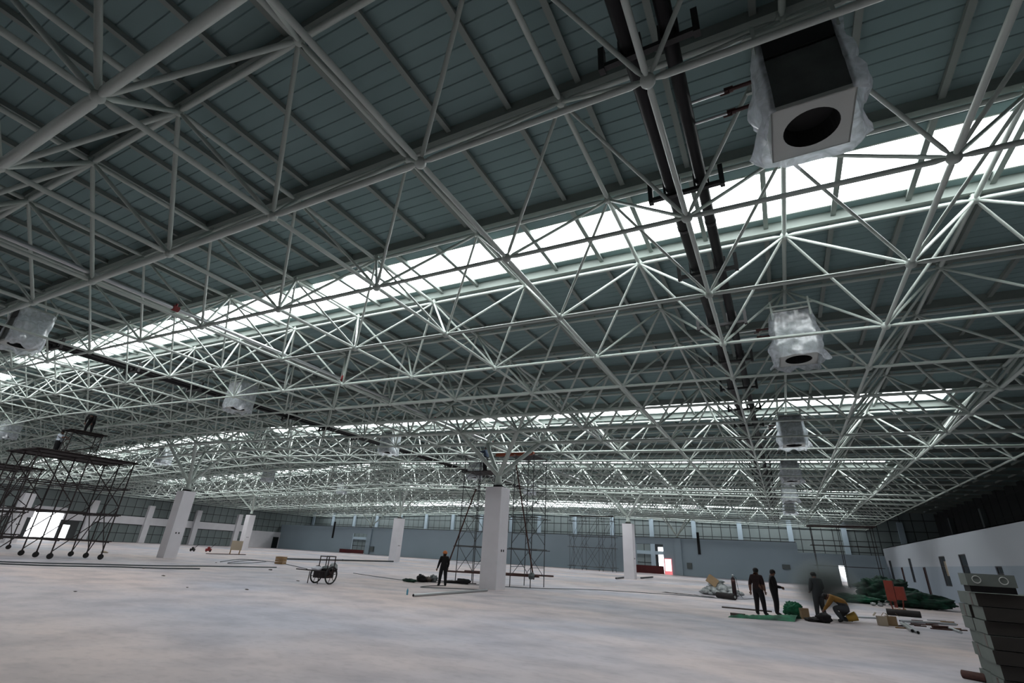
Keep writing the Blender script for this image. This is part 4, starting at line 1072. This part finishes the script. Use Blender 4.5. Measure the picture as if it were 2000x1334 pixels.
block('lid', (-.33, -.26, .5), (.33, .26, .53), 'wood', wbx)
p = G(458, 1083); bd = thing('board_stand', 'cream board standing on thin legs before the small far column', 'board', p, away(p)+.2)
block('board', (-.55, -.02, .42), (.55, .02, 1.35), 'cream', bd)
for x in (-.45, .45): bar('leg', (x, .0, .0), (x, 0, .5), .03, 'wood', bd, 6); bar('back_leg', (x, .35, 0), (x, .03, .9), .03, 'wood', bd, 6)
for (px, py, m_, lb, s_) in ((406, 1078, 'red', 'red floor machine behind the left column', .5), (375, 1077, 'cloth_dark', 'dark floor machine right behind the left column', .42)):
    p = G(px, py); mc = thing('floor_machine', lb, 'machine', p, .3)
    MB().box((-s_*.5, -s_*.4, .10), (s_*.5, s_*.4, s_*.7)).lathe([(s_*.3, s_*.7), (s_*.3, s_*1.0), (s_*.1, s_*1.1)], n=12).build('body', m_, mc)
    for x in (-1, 1): bar('wheel', (x*s_*.5-.03, 0, .12), (x*s_*.5+.03, 0, .12), .12, 'rubber', mc, 12)
    bar('handle', (0, s_*.3, s_*.6), (s_*.8, s_*.9, s_*1.9), .025, 'scaf', mc, 6)
tag(block('plank', (*(G(418, 1083).xy - Vector((1.2, .12))), 0), (*(G(478, 1084).xy + Vector((0, .12))), .06), 'rust'), 'rusty plank on floor below the cream board', 'plank')
p = G(203, 1077+3); tag(put(lump((p.x, p.y, 0), (.35, .2, .14), 3.3, .4), 'rag', 'cream', 'yellowish rag on floor right of the wheeled scaffold', 'rag'))
# debris by the helmeted man
deb = [((800, 1137), (.45, .25, .16), 'net_dark', 'flat dark green cloth at left end of the debris row', 'cloth'), ((822, 1137), (.28, .22, .34), 'cloth_dark', 'dark round bag in the debris row left of the helmeted man', 'bag'), ((834, 1137), (.22, .2, .26), 'tape', 'brown bag in the middle of the debris row', 'bag'), ((845, 1137), (.26, .22, .34), 'box_grey', 'grey plastic bag next to the helmeted man', 'bag'),
       ((884, 1139), (.5, .2, .13), 'tarp', 'dark tools on floor right of the helmeted man', 'tools'), ((904, 1141), (.42, .2, .26), 'cloth_dark', 'black bundle at the foot of the central scaffold', 'bundle')]
for k, (pp, sz, m_, lb, ca) in enumerate(deb):
    q = G(*pp); put(lump((q.x, q.y, 0), sz, k*2.3+1, .4), {'cloth': 'floor_cloth', 'bag': 'floor_bag', 'tools': 'tool_pile', 'bundle': 'floor_bundle'}[ca], m_, lb, ca)
for k, (px, py) in enumerate(((868, 1137), (895, 1139), (912, 1141))):
    q = G(px, py); tag(link('iron_rod', cyl_mesh('scaf', 6), None, bar_matrix((q.x-.5, q.y, .04), (q.x+.5, q.y+.15*(k-1), .06), .022)), ['left', 'middle', 'right'][k] + ' short iron rod among tools right of the helmeted man', 'iron rod', 'iron rods by the helmeted man')
q = G(795, 1162); bt = thing('water_bottle', 'small blue water bottle near the end of the grey pipe', 'bottle', q)
MB().lathe([(.03, 0), (.035, .02), (.035, .16), (.015, .20), (.015, .22)], n=10).build('bottle_body', 'bottle', bt, True); MB().lathe([(.017, .22), (.017, .24)], n=8).build('cap', 'sack', bt)
q = G(1048, 1132)
put(lump((-12.3, 26.0, .45), (.16, .14, .32), 5.5, .5), 'rope_bundle', 'box_grey', 'grey rope bundle tied to right leg of central scaffold', 'rope')
# cables
def cable(label, pts, r=.012, name='cable'):
    P = [G(*q) for q in pts]; out = []
    for k in range(len(P)-1):
        for s_ in range(8):
            t = s_/8; a = P[max(k-1, 0)]; b_ = P[k]; c_ = P[k+1]; d_ = P[min(k+2, len(P)-1)]
            out.append(.5*((2*b_) + (c_-a)*t + (2*a-5*b_+4*c_-d_)*t*t + (3*b_-a-3*c_+d_)*t**3))
    out.append(P[-1]); out = [Vector((p_.x, p_.y, r)) for p_ in out]
    put(MB().path(out, r, 6), name, 'cable', label, 'cable')
cable('dark cable lying along floor at far left', [(-30, 1097), (80, 1101), (180, 1103), (300, 1106), (420, 1107), (540, 1109)], .03)
cable('second dark cable crossing floor left of the column', [(-30, 1101), (100, 1106), (220, 1108), (310, 1111), (390, 1112)], .03)
cable('loose cable coil on the floor right of the left column', [(430, 1098), (470, 1093), (520, 1097), (470, 1101), (445, 1100), (490, 1095), (540, 1099), (600, 1112)], .022)
cable('long cable running across floor in front of far right column', [(690, 1120), (790, 1134), (870, 1139), (1000, 1147), (1060, 1150), (1150, 1152), (1300, 1161), (1420, 1170), (1480, 1170)], .016)
cable('looped cable round the feet of the helmeted man', [(935, 1152), (880, 1150), (830, 1148), (822, 1147), (840, 1145), (870, 1144)], .016)
# small litter
rng = random.Random(8)
for k in range(10):
    px, py = 140 + k*55 + rng.random()*30, 1098 + rng.random()*60
    q = G(px, py); s_ = .03 + rng.random()*.06
    put(lump((q.x, q.y, 0), (s_*1.6, s_, s_*.6), k*1.1, .5, 2, 8, 5), 'litter', 'tape', ordn[k] + ' tiny dark litter crumb, counted from the left, on the near floor', 'litter', 'litter crumbs on the floor')

# ------------------------------------------------------------------ welding smoke
def smoke():
    p = G(1612, 1205); b = MB().ball((0, 0, 0), 1.0, n=20, m=14)
    m = D.materials.new('welding_smoke'); m.use_nodes = True; nt = m.node_tree; L = nt.links
    nt.nodes.remove(nt.nodes['Principled BSDF'])
    vol = nt.nodes.new('ShaderNodeVolumePrincipled'); vol.inputs['Color'].default_value = (.56, .64, .62, 1)
    tc = nt.nodes.new('ShaderNodeTexCoord'); ln = nt.nodes.new('ShaderNodeVectorMath'); ln.operation = 'LENGTH'; L.new(tc.outputs['Object'], ln.inputs[0])
    mr = nt.nodes.new('ShaderNodeMapRange'); mr.inputs[1].default_value = 1.0; mr.inputs[2].default_value = 0.15; mr.inputs[3].default_value = 0; mr.inputs[4].default_value = 1; mr.interpolation_type = 'SMOOTHSTEP'
    nz2 = nt.nodes.new('ShaderNodeTexNoise'); nz2.inputs['Scale'].default_value = 2.2; L.new(tc.outputs['Object'], nz2.inputs['Vector'])
    mu = nt.nodes.new('ShaderNodeMath'); mu.operation = 'MULTIPLY'; m2 = nt.nodes.new('ShaderNodeMath'); m2.operation = 'MULTIPLY'; m2.inputs[1].default_value = 8.0
    L.new(ln.outputs['Value'], mr.inputs[0]); L.new(mr.outputs[0], mu.inputs[0]); L.new(nz2.outputs['Fac'], mu.inputs[1]); L.new(mu.outputs[0], m2.inputs[0]); L.new(m2.outputs[0], vol.inputs['Density'])
    L.new(vol.outputs[0], nt.nodes['Material Output'].inputs['Volume'])
    M['smoke'] = m
    o = b.build('smoke_cloud', 'smoke'); o.location = (p.x+.15, p.y-.75, 1.15); o.scale = (1.45, .8, 1.2)
    tag(o, 'thin grey welding smoke drifting round the workers at right', 'smoke', None, 'stuff')
smoke()
